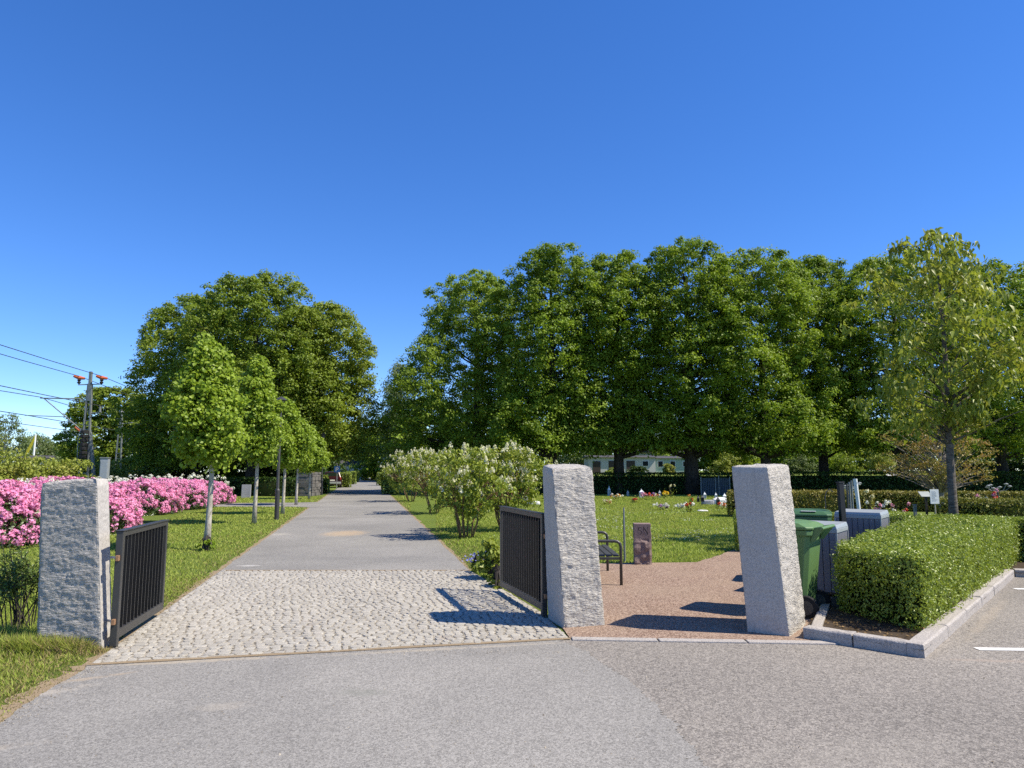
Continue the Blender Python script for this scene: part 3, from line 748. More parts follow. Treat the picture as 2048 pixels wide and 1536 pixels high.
# ---- one far-off wood that closes every gap at the horizon
rng = np.random.default_rng(1234)
cc = []
for (pa, ya, pb, yb, n, hh) in ((-700, 190, 470, 150, 320, 5.5), (420, 118, 690, 128, 190, 6.5), (790, 130, 1000, 122, 150, 6.0), (980, 126, 2600, 104, 900, 6.5)):
    for k in range(n):
        u = rng.uniform(); y = ya + (yb - ya) * u + rng.uniform(0, 9); x = px_x(pa + (pb - pa) * u, y)
        cc.append((x, y, float(zg(x, y)) + rng.uniform(0, 1) ** .8 * hh * (1 + .35 * noise.noise(Vector((x * .12, y * .1, 3))))))
P, N = shell(np.array(cc), rng.uniform(1.1, 2.0, len(cc)), 44, rng, .8)
V, Fc, T = leaves(P, N, .62, .42, rng, .4)
tag(mesh_obj("woodland", V, Fc, M["lime_leaf"], tint=T), "far-off wood closing the view behind gardens and fields", "woodland", kind="stuff")
# ---- cherry and bronze tree on the right
tree("cherry_tree", "young cherry tree with large drooping leaves standing behind the clipped hedge at right", px_x(1894, 15.6), 15.6, top_z(462, 15.6), 2.25, 1.8, PEACH, 250, 26, .19, ("bark_cherry", "cherry_leaf"), None, 210, tr=.095, cr=.33, nl=60, lob=.4, inner=.45, thin=.008, fork=2.1, droop=2.6, fine=True, asp=.36, zflat=.9, up=.5, spread=.9, wob_=.1)
tree("ornamental_tree", "small sparse tree with bronze new leaves and bare grey twigs between the yew hedges", px_x(1872, 25), 25, top_z(812, 25), 1.15, 1.75, [(0, .6), (.2, .95), (.45, 1.0), (.7, .8), (.9, .5), (1, .2)], 150, 40, .085, ("bark_grey", "bronze_leaf"), None, 211, tr=.1, cr=.3, nl=110, lob=.35, inner=.4, thin=.007, fork=.8, upw=.95, droop=.3, spread=.9, asp=.6)

# ---- hedges
def hedge(name, label, foot, h, leaf, dens, mat, group, seed, rag=.03, inset=.07, cat="hedge", z0=0.0, hvar=0, twig=None, asp=.55):
    rng = np.random.default_rng(seed); ft = [Vector((*p, 0)) for p in foot]
    ctr = sum(ft, Vector()) / 4; ft = [p - ctr for p in ft]
    faces = [([ft[i], ft[(i + 1) % 4]], None) for i in range(4)]
    Ps, Ns = [], []
    def push(P, N):
        k = np.array([noise.noise(Vector(p * 1.3 + seed)) + .6 * noise.noise(Vector(p * 4.2 + seed)) for p in P])
        Ps.append(P + N * (k[:, None] * rag + rng.normal(0, rag * .5, (len(P), 1)) + rag * .2)); Ns.append(N)
    for i in range(4):
        a, b = np.array(ft[i]), np.array(ft[(i + 1) % 4]); L = np.linalg.norm(b - a)
        n = int(L * h * dens); u = rng.uniform(0, 1, (n, 1)); v = rng.uniform(0, 1, n) ** .85
        P = a + (b - a) * u; P[:, 2] = z0 + .02 + v * (h - z0 - .02)
        e = (b - a) / L; N = np.tile([e[1], -e[0], 0.0], (n, 1))
        # rounded shoulders
        q = np.clip((P[:, 2] - (h - .1)) / .1, 0, 1)[:, None]; P = P - N * q * q * .05; N = N + np.array([0, 0, 1]) * q * .8
        push(P, unit(N))
    a, b, c, d = [np.array(p) for p in ft]
    area = .5 * abs(np.cross((c - a)[:2], (d - b)[:2])); n = int(area * dens * 1.1)
    u = rng.uniform(0, 1, (n, 1)); v = rng.uniform(0, 1, (n, 1))
    P = (a * (1 - u) + b * u) * (1 - v) + (d * (1 - u) + c * u) * v; P[:, 2] = h
    push(P, np.tile([0, 0, 1.0], (n, 1)))
    k = rng.integers(0, len(P), int(area * 26)); Ps.append(P[k] + np.stack([rng.normal(0, .01, len(k)), rng.normal(0, .01, len(k)), rng.uniform(.02, .075, len(k)) * min(1, h)], 1)); Ns.append(N0[k] if False else np.tile([.4, -.2, .6], (len(k), 1)))   # stray shoots
    P = np.concatenate(Ps); N = np.concatenate(Ns)
    tint = np.clip(rng.uniform(0, 1, len(P)), 0, 1)
    V, Fc, T = leaves(P, N, leaf, leaf * asp, rng, -.2, tint=tint, spread=.75)
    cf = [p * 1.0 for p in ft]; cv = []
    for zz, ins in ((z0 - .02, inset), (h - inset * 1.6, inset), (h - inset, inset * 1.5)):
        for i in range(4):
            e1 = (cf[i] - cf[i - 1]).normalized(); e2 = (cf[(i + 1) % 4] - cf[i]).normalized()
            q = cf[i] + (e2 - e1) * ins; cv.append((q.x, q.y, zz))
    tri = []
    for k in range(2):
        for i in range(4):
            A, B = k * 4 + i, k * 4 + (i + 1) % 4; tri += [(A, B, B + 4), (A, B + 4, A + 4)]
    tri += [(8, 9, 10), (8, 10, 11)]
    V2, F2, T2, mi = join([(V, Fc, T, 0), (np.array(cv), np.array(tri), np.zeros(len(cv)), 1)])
    o = mesh_obj(name, V2, F2, [M[mat], M["opaque_core"]], midx=mi, tint=T2, loc=ctr)
    return tag(o, label, cat, group)
hg = "clipped green hedges round the bins"
hedge("clipped_hedge", "bright sunlit clipped hedge filling the kerbed bed beside the car park", [(3.58, 8.0), (3.9, 6.93), (8.47, 12.2), (7.5, 13.25)], .74, .034, 3600, "hedge_leaf", hg, 300, .055, .11, z0=.05)
hedge("clipped_hedge", "clipped hedge at the right picture edge with its dark shaded front above the kerb", [(7.55, 13.3), (8.4, 12.32), (13, 10.0), (13.4, 11.3)], .76, .036, 2600, "hedge_leaf", hg, 301, .03, .09, z0=.05)
hedge("clipped_hedge", "dark shaded clipped hedge behind the grey bin boxes", [(4.6, 14.9), (4.4, 14.2), (7.35, 13.2), (7.75, 14.1)], .76, .036, 2400, "hedge_leaf", hg, 302, .03, .09)
yg = "low yew hedges between the grave plots"
def hx(px, y): return px_x(px, y)
hedge("yew_hedge", "low bronze-tipped yew hedge starting left of the right-hand pillar and ending before the flowers", [(hx(1453, 24.6), 24.6), (hx(1736, 24), 24.0), (hx(1736, 25.2), 25.2), (hx(1453, 25.6), 25.7)], .84, .07, 900, "yew_leaf", yg, 310, .05, .1)
hedge("yew_hedge", "rear yew hedge running behind the flower row to the right picture edge", [(hx(1690, 28.4), 28.4), (hx(2120, 26.5), 26.5), (hx(2120, 27.5), 27.6), (hx(1690, 29.4), 29.4)], .72, .075, 800, "yew_leaf", yg, 311, .05, .1)
hedge("yew_hedge", "front yew hedge to the right of the small white sign, nearest of the three", [(hx(1862, 19.2), 19.2), (hx(2130, 18.4), 18.4), (hx(2130, 19.4), 19.4), (hx(1862, 20.1), 20.1)], .78, .06, 1100, "yew_leaf", yg, 312, .05, .1)
dg = "long dark boundary hedges behind the lawn"
def dhedge(label, pa, ya, pb, yb, h, th, seed, dens=130, mat="dark_hedge_leaf", leaf=.13, group=dg):
    a, b = (hx(pa, ya), ya), (hx(pb, yb), yb)
    return hedge("boundary_hedge", label, [a, b, (b[0], b[1] + th), (a[0], a[1] + th)], h, leaf, dens, mat, group, seed, .07, .16)
dhedge("long dark hedge across the back of the lawn between the middle and right-hand pillars", 985, 47.6, 1560, 46.4, 1.36, 1.1, 320)
dhedge("long dark hedge behind the yew rows from the right-hand pillar to the picture edge", 1562, 46.2, 2160, 45, 1.4, 1.1, 321)
dhedge("shaded low hedge on the bank behind the pink bushes and maple trunks", 455, 45, 596, 43.5, 1.05, 1.6, 322)
bg = "box-cut hedges along the far driveway"
def bhedge(label, pa, pb, y, h, th, seed):
    a, b = hx(pa, y), hx(pb, y)
    return hedge("boundary_hedge", label, [(a, y), (b, y), (b - .2 * th, y + th), (a - .2 * th, y + th)], h, .11, 260, "hedge_leaf", bg, seed, .05, .14)
bhedge("lit box-cut hedge just left of the parked red car", 640, 658, 62, 1.1, 1.0, 330)
bhedge("lit box-cut hedge just right of the parked red car", 680, 704, 66, 1.3, 1.4, 331)
bhedge("second box-cut hedge beyond the red car", 694, 714, 80, 1.4, 1.4, 332)
bhedge("third and farthest box-cut hedge left of the driveway", 706, 720, 96, 1.45, 1.6, 333)
bhedge("box-cut hedge on the right side of the far driveway before the lilacs", 757, 800, 74, 1.3, 1.6, 334)
bhedge("dark low clipped bush in the shade left of the driveway before the car", 628, 660, 50, .9, 1.6, 335)
bhedge("dark low clipped bush on the right verge beside the lilac row", 768, 800, 47.5, .85, 1.4, 336)

# ---- white lilacs
def lilac(label, px, py, H, R, seed, stems=7, ncl=95, pan=.5):
    rng = np.random.default_rng(seed); x, y = at(px, py)
    t = thing("lilac_bush", label, "lilac", (x, y, 0), 0, "white lilac bushes along the driveway")
    cen = crown(rng, H - .1, H * .22, R, [(0, .5), (.25, .88), (.55, 1.0), (.8, .9), (1, .55)], ncl, .35, .35)
    mb = MB()
    ang = rng.uniform(0, 6.28, stems)
    order = rng.permutation(len(cen)); per = max(1, int(len(cen) * .7) // stems)
    for s in range(stems):
        b = Vector((.13 * math.cos(ang[s]), .13 * math.sin(ang[s]), -.05))
        k = Vector((R * .35 * math.cos(ang[s]), R * .35 * math.sin(ang[s]), H * .34))
        mb.tube([b, b.lerp(k, .5) + Vector((rng.normal(0, .03), rng.normal(0, .03), 0)), k], [.02, .017, .013], 6)
        near = sorted(range(len(cen)), key=lambda i: abs((math.atan2(cen[i][1], cen[i][0]) - ang[s] + 3.1416) % 6.2832 - 3.1416))[:per]
        for i in near:
            e = Vector(cen[i]); mid = k.lerp(e, .5) + Vector((rng.normal(0, .06), rng.normal(0, .06), .06))
            mb.tube([k, mid, e], [.01, .007, .003], 4, cap=False)
    mb.build("stems", M["bark_lilac"], t, smooth=True)
    P, N = shell(cen, rng.uniform(.14, .28, len(cen)), 34, rng, .9, .6)
    V, Fc, T = leaves(P, N, .105, .06, rng, 1.3, fine=True, spread=.8)
    mesh_obj("foliage", V, Fc, M["lilac_leaf"], t, tint=T)
    top = cen[(cen[:, 2] > H * .42)]
    sel = top[rng.permutation(len(top))[:int(len(top) * pan)]]
    PP, NN = [], []
    for c in sel:
        for q in range(rng.integers(1, 4)):
            o = c + np.array([rng.normal(0, .13), rng.normal(0, .13), rng.uniform(.04, .17)]); hh = rng.uniform(.09, .16)
            z = rng.uniform(0, 1, 34); a = rng.uniform(0, 6.28, 34); r = .05 * (1 - z) + .01
            PP.append(o + np.stack([r * np.cos(a), r * np.sin(a), z * hh], 1)); NN.append(np.stack([np.cos(a), np.sin(a), np.full(34, .4)], 1))
    V, Fc, T = leaves(np.concatenate(PP), np.concatenate(NN), .036, .034, rng, 0, spread=.6)
    fo = mesh_obj("flower_panicles", V, Fc, M["lilac_flower"], t, tint=T)
    return t
lilac("white lilac bush nearest the gate, on many thin brown stems right of the driveway", 932, 1076, 2.15, .85, 400, 12, 100)
lilac("tall white lilac bush just left of the middle pillar, behind the longer gate leaf", 1012, 1062, 2.2, 1.05, 401, 13, 135)
lilac("white lilac on one short dark trunk, second along the driveway", 867, 1027, 2.35, 1.15, 402, 8, 105, .75)
lilac("white lilac third along the driveway, thick with flower spikes", 822, 1003, 2.6, 1.35, 403, 8, 110, .95)
lilac("farthest white lilac of the row beside the low dark bush", 795, 988, 2.55, 1.5, 404, 8, 100, .95)

# ---- rhododendrons
def rhodo(label, px, py, L, D, H, seed, mat="pink_flower", trus=520, name="rhododendron", cat="rhododendron", group="pink rhododendron bushes in a bed left of the driveway", rz=0, bare=.25):
    rng = np.random.default_rng(seed); x, y = at(px, py) if py else px
    t = thing(name, label, cat, (x, y, 0), rz, group)
    def dome(n, lo=0.0):
        d = unit(rng.normal(0, 1, (n, 3))); d[:, 2] = np.abs(d[:, 2])
        m = np.array([1 + .16 * noise.noise(Vector((q * 2.2 + seed))) + .12 * noise.noise(Vector(q * 5 + seed)) for q in d])[:, None]
        # squarer than an ellipsoid: full shoulders
        s = (np.abs(d) ** 2.6).sum(1, keepdims=True) ** (1 / 2.6)
        return d / s * m * np.array([L / 2, D / 2, H]), d
    P, N = dome(int(trus * 7)); P = P * rng.uniform(.72, .99, (len(P), 1))
    V, Fc, T = leaves(P, N, .13, .045, rng, .2, spread=.6)
    cv = []; 
    mesh_obj("foliage", V, Fc, M["rhodo_leaf"], t, tint=T)
    mbk = MB()
    K = 10
    for i in range(14):
        a = rng.uniform(0, 6.28); r = rng.uniform(.3, .75)
        mbk.tube([(.1 * math.cos(a), .1 * math.sin(a), 0), (L / 2 * r * .5 * math.cos(a), D / 2 * r * .5 * math.sin(a), H * .45), (L / 2 * r * math.cos(a), D / 2 * r * math.sin(a), H * .75)], [.03, .022, .012], 5)
    mbk.build("branches", M["bark_lime"], t)
    C0, N0 = dome(trus)
    keep = (C0[:, 2] > H * .1) & ((rng.uniform(0, 1, len(C0)) > bare + .5 * np.clip(1 - C0[:, 2] / (H * .4), 0, 1)) | (C0[:, 2] > H * .6)); C0, N0 = C0[keep], N0[keep]
    k = 26; rr = rng.uniform(.07, .11, len(C0))
    d = unit(rng.normal(0, 1, (len(C0) * k, 3)) + np.repeat(N0, k, 0) * .9)
    P = np.repeat(C0, k, 0) + d * np.repeat(rr, k)[:, None] * rng.uniform(.7, 1.05, (len(d), 1))
    tint = np.clip(np.repeat(rng.uniform(-.3, .3, len(C0)), k) + rng.uniform(.1, .9, len(P)), 0, 1)
    V, Fc, T = leaves(P, d, .062, .058, rng, 0, fold=.3, tint=tint, spread=.45)
    mesh_obj("flower_trusses", V, Fc, M[mat], t, tint=T)
    return t
rhodo("large pink rhododendron at the left picture edge beside the broad pillar", (-11.7, 15.6), 0, 3.4, 2.6, 1.18, 500, trus=760)
rhodo("pink rhododendron half hidden behind the broad left pillar", (-11.4, 18.6), 0, 3.2, 2.8, 1.15, 501, trus=700)
rhodo("pink rhododendron just right of the broad pillar, nearest of the visible row", (-13.7, 22.2), 0, 3.6, 3.0, 1.1, 502, trus=800)
rhodo("pink rhododendron in the middle of the row, above the left gate leaf", (-14.0, 26.3), 0, 3.4, 3.2, 1.12, 503, trus=760)
rhodo("pink rhododendron left of the nearest maple trunk", (-14.3, 30.0), 0, 3.6, 3.2, 1.1, 504, trus=760)
rhodo("farthest pink rhododendron at the right end of the row behind the maple trunk", (-15.3, 34.0), 0, 3.8, 3.4, 1.06, 505, trus=760)
rhodo("pink rhododendron at the back of the row left of the others", (-16.6, 26.0), 0, 4.0, 3.4, 1.2, 506, trus=700)
rhodo("pink rhododendron at the back behind the broad pillar top", (-15.2, 20.2), 0, 4.0, 3.4, 1.22, 507, trus=700)
wg = "white flowering shrubs behind the rhododendrons"
for k, (px, y, lab) in enumerate([(40, 24.5, "white-flowering low shrub at the left picture edge behind the pink bushes"), (130, 26.5, "white-flowering low shrub above the broad pillar's left half"), (225, 31, "white-flowering low shrub below the grey rail cabinet"), (310, 35, "white-flowering low shrub below the orange rail vehicle"), (400, 40, "white-flowering low shrub behind the far end of the pink row")]):
    rhodo(lab, (hx(px, y), y), 0, 4.2, 2.6, 1.2 + .015 * k, 510 + k, "white_flower", 110, "flowering_shrub", "shrub", wg, bare=.55)

# ---- brambles and bushes behind
def bush(name, label, x, y, L, D, H, n, leaf, mat, group, seed, cat="bush", z=0, ragged=.3):
    rng = np.random.default_rng(seed); t = thing(name, label, cat, (x, y, z), 0, group)
    d = unit(rng.normal(0, 1, (n // 40, 3))); d[:, 2] = np.abs(d[:, 2])
    cen = d * np.array([L / 2, D / 2, H]) * (rng.uniform(.25, 1, (len(d), 1)) ** .5) * (1 + rng.normal(0, ragged * .3, (len(d), 1)))
    P, N = shell(cen, rng.uniform(.25, .5, len(cen)) * min(1.2, H * .45), 40, rng, .8, .75)
    P[:, 2] = np.maximum(P[:, 2], .02)
    V, Fc, T = leaves(P, N, leaf, leaf * .65, rng, .3)
    mesh_obj("foliage", V, Fc, M[mat], t, tint=T)
    mb = MB()
    for c in cen[:: max(1, len(cen) // 24)]: mb.tube([(0, 0, -.05), Vector(c) * .5 + Vector((0, 0, .2)), c], [.03, .02, .008], 5)
    mb.build("stems", M["bark_lime"], t)
    return t
bgp = "bramble bushes along the railway"
for k, (px, y, L, H, lab) in enumerate([(5, 40, 7, 2.75, "yellow-green bramble thicket at the left picture edge"), (105, 42, 6, 2.4, "yellow-green bramble thicket between the flagpole and railway mast"), (192, 48, 4, 2.1, "yellow-green bramble bush between the mast and the grey cabinet"), (275, 54, 5, 2.4, "yellow-green bramble bush right of the second mast"), (-70, 38, 5, 2.6, "bramble thicket cut off by the left picture edge")]):
    bush("bramble_bush", lab, hx(px, y), y, L, 3.5, H, 9000, .16, "bramble_leaf", bgp, 530 + k)
ub = "shaded bushes under the broad trees"
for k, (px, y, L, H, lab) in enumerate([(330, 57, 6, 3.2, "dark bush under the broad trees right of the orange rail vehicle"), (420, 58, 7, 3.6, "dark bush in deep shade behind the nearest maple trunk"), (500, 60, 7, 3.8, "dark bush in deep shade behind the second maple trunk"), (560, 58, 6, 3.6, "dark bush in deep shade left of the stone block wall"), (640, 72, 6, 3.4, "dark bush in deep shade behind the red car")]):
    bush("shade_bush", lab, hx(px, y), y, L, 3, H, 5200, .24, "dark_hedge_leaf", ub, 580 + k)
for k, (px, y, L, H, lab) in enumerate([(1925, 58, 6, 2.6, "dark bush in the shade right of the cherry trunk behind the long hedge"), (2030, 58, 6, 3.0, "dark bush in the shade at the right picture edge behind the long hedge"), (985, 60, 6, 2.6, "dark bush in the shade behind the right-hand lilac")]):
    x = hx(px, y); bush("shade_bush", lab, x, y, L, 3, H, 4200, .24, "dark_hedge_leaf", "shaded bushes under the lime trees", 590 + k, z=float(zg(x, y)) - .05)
gb = "garden bushes behind the boundary hedge"
for k, (px, y, L, H, lab, mt) in enumerate([(1335, 72, 1.2, 1.0, "small bright bush before the mint house", "bramble_leaf"), (1448, 70, 3.0, 1.9, "yellow-flowering garden bush left of the right-hand pillar", "bramble_leaf"), (1600, 74, 4, 2.2, "lit garden bush right of the right-hand pillar", "birch_leaf"), (1680, 76, 4.5, 2.2, "lit garden bush between two lime trunks", "oak_leaf"), (1760, 72, 3, 2.6, "yellow-green bush beside the pale gravel patch", "bramble_leaf"), (1228, 70, 1.8, .75, "low clipped bush beside the garage doors", "hedge_leaf"), (1275, 69, 2.2, 1.0, "dark clipped bush under the lime trunk", "dark_hedge_leaf")]):
    x = hx(px, y); bush("garden_bush", lab, x, y, L, 2.0, H, 3200, .16, mt, gb, 545 + k, z=float(zg(x, y)) - .03)
t = thing("dark_shrub", "spindly dark shrub growing beside the left edge of the broad pillar", "shrub", (-4.85, 7.2, 0))
rng = np.random.default_rng(560); mb = MB(); LP = []
for k in range(26):
    a = rng.uniform(0, 6.28); R_ = rng.uniform(.08, .5); h_ = rng.uniform(.45, 1.02)
    p0 = Vector((rng.normal(0, .07), rng.normal(0, .07), -.03)); p3 = Vector((R_ * math.cos(a) - .05, R_ * .8 * math.sin(a), h_)); p1 = p0.lerp(p3, .4) + Vector((0, 0, .1))
    mb.tube([p0, p1, p3], [.008, .006, .002], 4)
    for q in range(4):
        b0 = p1.lerp(p3, rng.uniform(0, .8)); e = b0 + Vector((rng.normal(0, .13), rng.normal(0, .13), rng.uniform(.0, .16))); mb.tube([b0, e], [.004, .0015], 4, cap=False)
        for f in range(30): LP.append(b0.lerp(e, rng.uniform(.1, 1)) + Vector(rng.normal(0, .014, 3)))
    for f in range(40): LP.append(p1.lerp(p3, rng.uniform(0, 1)) + Vector(rng.normal(0, .016, 3)))
mb.build("stems", M["bark_lime"], t)
P = np.array([tuple(p) for p in LP]); V, Fc, T = leaves(P, rng.normal(0, 1, P.shape) + [0, 0, .5], .03, .014, rng, -.4)
mesh_obj("foliage", V, Fc, M["shrub_leaf"], t, tint=T)
pp = "plants along the longer gate leaf"
bush("perennial_plant", "lance-leaved perennial growing beside the free end of the longer gate leaf", -.30, 10.75, .4, .4, .62, 800, .09, "lilac_leaf", pp, 561, cat="plant")
bush("perennial_plant", "low green plant at the foot of the free end of the longer gate leaf", -.2, 10.05, .3, .6, .2, 900, .045, "lilac_leaf", pp, 562, cat="plant")
bush("perennial_plant", "dark low plant with blue flowers at the corner of the cobbles and driveway", -.52, 11.45, .36, .5, .2, 700, .045, "oak_leaf", pp, 563, cat="plant")
M["blue_flower"] = m_leaf("blue_flower", (.2, .22, .6), (.35, .36, .75), None, .3, .6, .2)
rng = np.random.default_rng(9)
P = np.stack([rng.normal(-.5, .14, 60), rng.normal(11.4, .25, 60), rng.uniform(.16, .28, 60)], 1)
V, Fc, T = leaves(P, np.tile([0, -.3, 1.0], (60, 1)), .04, .04, rng, 0)
tag(mesh_obj("blue_flowers", V, Fc, M["blue_flower"], tint=T), "scattered small blue flowers over the dark plant at the cobble corner", "flowers", kind="stuff")
bush("maple_sucker", "leafy suckers round the foot of the nearest young maple", *at(413, 1101), .45, .45, .22, 320, .08, "maple_leaf", None, 565, cat="plant")

# ---- grass blades
def grass_points(n, r0, r1, a0, a1, rng):
    r = rng.uniform(r0, r1, n); a = np.radians(rng.uniform(a0, a1, n))
    return np.stack([r * np.sin(a), r * np.cos(a), np.zeros(n)], 1)
rng = np.random.default_rng(77)
tuft = np.concatenate([np.stack([rng.uniform(-4.5, -3.56, 2600), rng.normal(6.53, .05, 2600), np.zeros(2600)], 1), np.stack([rng.normal(-4.42, .1, 1500), rng.uniform(6.5, 7.3, 1500), np.zeros(1500)], 1)])
P = np.concatenate([tuft, grass_points(150000, 4.0, 12, -50, -12, rng), grass_points(150000, 9, 45, -44, -8, rng), grass_points(190000, 9, 47, -6, 22, rng), grass_points(30000, 7, 14, -8, 1, rng)])
bad = np.zeros(len(P), bool)
vpoly = [(p[0] - .12, p[1] + .1) if False else p for p in front_poly]
for pl in (drive_poly, side_poly, front_poly, old_poly, gravel_poly, CB, bed): bad |= inside(P, pl)
for b, e in (([(-4.30, 6.66), (-3.65, 6.6), (-3.60, 6.88), (-4.26, 6.98)], 0), ([(-13.4, 14.4), (-10.3, 14.4), (-10.5, 20), (-14, 35.5), (-17.5, 35.5), (-17, 14.4)], 0)): bad |= inside(P, b)
# thinner and drier on the sandy verges
dl = np.abs((P[:, 0] - (DL0[0] + DR[0] * (P[:, 1] - DL0[1]))))
dv = np.full(len(P), 9.0)
for (q0, q1) in zip(pts[:-1], pts[1:]):
    q0, q1 = np.array(q0), np.array(q1); d = q1 - q0; tt = np.clip(((P[:, :2] - q0) @ d) / (d @ d), 0, 1)
    dv = np.minimum(dv, np.linalg.norm(P[:, :2] - (q0 + tt[:, None] * d), axis=1))
dC = np.where((P[:, 1] > 6.1) & (P[:, 1] < 11.6), np.abs(P[:, 0] - (-3.49 - .2116 * (P[:, 1] - 6.1))), 9)
dr_ = np.abs((P[:, 0] - (DR0[0] + DR[0] * (P[:, 1] - DR0[1])))); dr_[P[:, 1] < 11.6] = 9; dl[P[:, 1] < 11.6] = 9
edge = np.minimum(np.minimum(dl, dr_), np.minimum(dv * .62, dC))
bad |= (edge < .16) & (rng.uniform(0, 1, len(P)) > (edge / .16) * .8 + .2)
P = P[~bad]; edge = edge[~bad]
rr = np.hypot(P[:, 0], P[:, 1])
nearp = np.exp(-((P[:, 0] + 4.0) ** 2 / .35 + (P[:, 1] - 6.54) ** 2 / .014)) + np.exp(-((P[:, 0] + 4.75) ** 2 / .3 + (P[:, 1] - 6.9) ** 2 / .3))
patch = np.array([noise.noise(Vector((p[0] * .9, p[1] * .9, 4))) for p in P])
hgt = (.032 + .008 * np.minimum(rr, 12) / 12) * (1 + .5 * patch) * rng.uniform(.6, 1.4, len(P)) + nearp * rng.uniform(.02, .13, len(P))
hgt *= np.clip(edge / .2, .4, 1)
wd = .0035 + .00115 * rr
a = rng.uniform(0, 6.283, len(P)); ln = rng.normal(0, .55, (len(P), 2)) * hgt[:, None]
s = np.stack([np.cos(a), np.sin(a), 0 * a], 1) * wd[:, None] * .5
tip = P + np.stack([ln[:, 0], ln[:, 1], hgt], 1)
V = np.stack([P - s, P + s, tip], 1).reshape(-1, 3); Fc = np.arange(len(V)).reshape(-1, 3)
T = np.repeat(np.clip(rng.uniform(0, 1, len(P)) * .6 + .2 + patch * .4, 0, 1), 3)
dry = (rng.uniform(0, 1, len(P)) < .05 + .75 * np.exp(-edge / .22) + np.where(dv[~bad] < 1.3, .16, 0))
tag(mesh_obj("grass", V, Fc, [M["grass"], M["grass_dry"]], midx=dry.astype(int), tint=T), "short mown green grass covering the lawns", "grass", kind="stuff")
# daisies
P = grass_points(3600, 11, 30, -2, 18, rng); k = ~(inside(P, gravel_poly) | inside(P, drive_poly) | inside(P, old_poly) | inside(P, bed)); P = P[k]
cl = np.array([noise.noise(Vector((p[0] * .5, p[1] * .5, 9))) for p in P]); P = P[cl > .12]; P[:, 2] = .04
V, Fc, T = leaves(P, np.tile([0, -.4, 1.0], (len(P), 1)), .022, .022, rng, 0, fold=0)
tag(mesh_obj("daisies", V, Fc, M["white_flower"], tint=T), "tiny white daisies scattered over the right lawn", "daisies", kind="stuff")

# dead leaves on the hedge soil
rng = np.random.default_rng(41)
P = np.stack([rng.uniform(2.9, 4.4, 900), rng.uniform(6.4, 8.4, 900), np.full(900, .078)], 1); P = P[inside(P, [(p[0], p[1]) for p in bed])]
V, Fc, T = leaves(P, np.tile([0, 0, 1.0], (len(P), 1)), .035, .02, rng, 0, spread=.3)
M["dead_leaf"] = m_leaf("dead_leaf", (.12, .075, .035), (.28, .19, .09), None, .15, .8, .1)
tag(mesh_obj("leaf_litter", V, Fc, M["dead_leaf"], tint=T), "dry brown leaf litter on the soil under the clipped hedge", "leaf litter", kind="stuff")
# ------------------------------------------------------------------ materials
M["green_plastic"] = m_plain("green_plastic", (.105, .2, .072), .42, 0, .45, .1, 3, .05, 200)
M["dark_green_plastic"] = m_plain("dark_green_plastic", (.045, .11, .04), .42, 0, .45, .12, 3)
M["rubber"] = m_plain("rubber", (.015, .015, .015), .8)
M["slate_board"] = m_plain("slate_board", (.15, .152, .175), .5, 0, .4, .15, 4)
M["grey_lid"] = m_plain("grey_lid", (.32, .345, .35), .45, .2, .5, .1, 4)
M["white_label"] = m_plain("white_label", (.7, .72, .72), .5)
M["pale_wood"] = m_plain("pale_wood", (.45, .38, .28), .7)
M["engrave"] = m_plain("engraved_black", (.012, .011, .011), .7)
M["mast_steel"] = m_plain("mast_steel", (.2, .22, .22), .6, .3, .4, .3, 5)
M["insulator"] = m_plain("insulator", (.5, .12, .05), .4)
M["cabinet_grey"] = m_plain("cabinet_grey", (.25, .28, .31), .5)
M["white_wall"] = m_plain("white_wall", (.5, .5, .48), .8, 0, .2, .06, 1.2)
M["mint_wall"] = m_plain("mint_wall", (.36, .46, .4), .8, 0, .2, .06, 1.2)
M["brown_door"] = m_plain("brown_door", (.05, .035, .03), .6)
M["roof_dark"] = m_plain("roof_dark", (.07, .065, .065), .7, 0, .3, .25, 8)
M["window_dark"] = m_plain("window_dark", (.02, .025, .03), .1, 0, .6)
M["blue_board"] = m_plain("blue_board", (.045, .065, .085), .6, 0, .3, .25, 6)
M["car_red"] = m_plain("car_red", (.04, .008, .01), .25, .2, .6, .1)
M["car_glass"] = m_plain("car_glass", (.012, .02, .016), .05, 0, .7)
M["tail_light"] = m_plain("tail_light", (.35, .02, .015), .2, 0, .6)
M["plate"] = m_plain("plate", (.75, .75, .72), .5)
M["chrome"] = m_plain("chrome", (.6, .6, .6), .2, 1.0)
M["sign_blue"] = m_plain("sign_blue", (.03, .12, .42), .4)
M["orange_paint"] = m_plain("orange_paint", (.6, .2, .03), .4)
M["yellow_cloth"] = m_plain("yellow_cloth", (.75, .6, .04), .8)
t = NT("wall_block"); c = t.mix(t.attr(), (.12, .115, .11), (.24, .23, .215)); c = t.mix(t.noise(6, 6, rough=.8), c, (.09, .085, .08))
M["wall_block"] = t.done(t.pbr(c, .9, 0, .2, t.bump(t.noise(20, 6, rough=.8), .8, .04)))

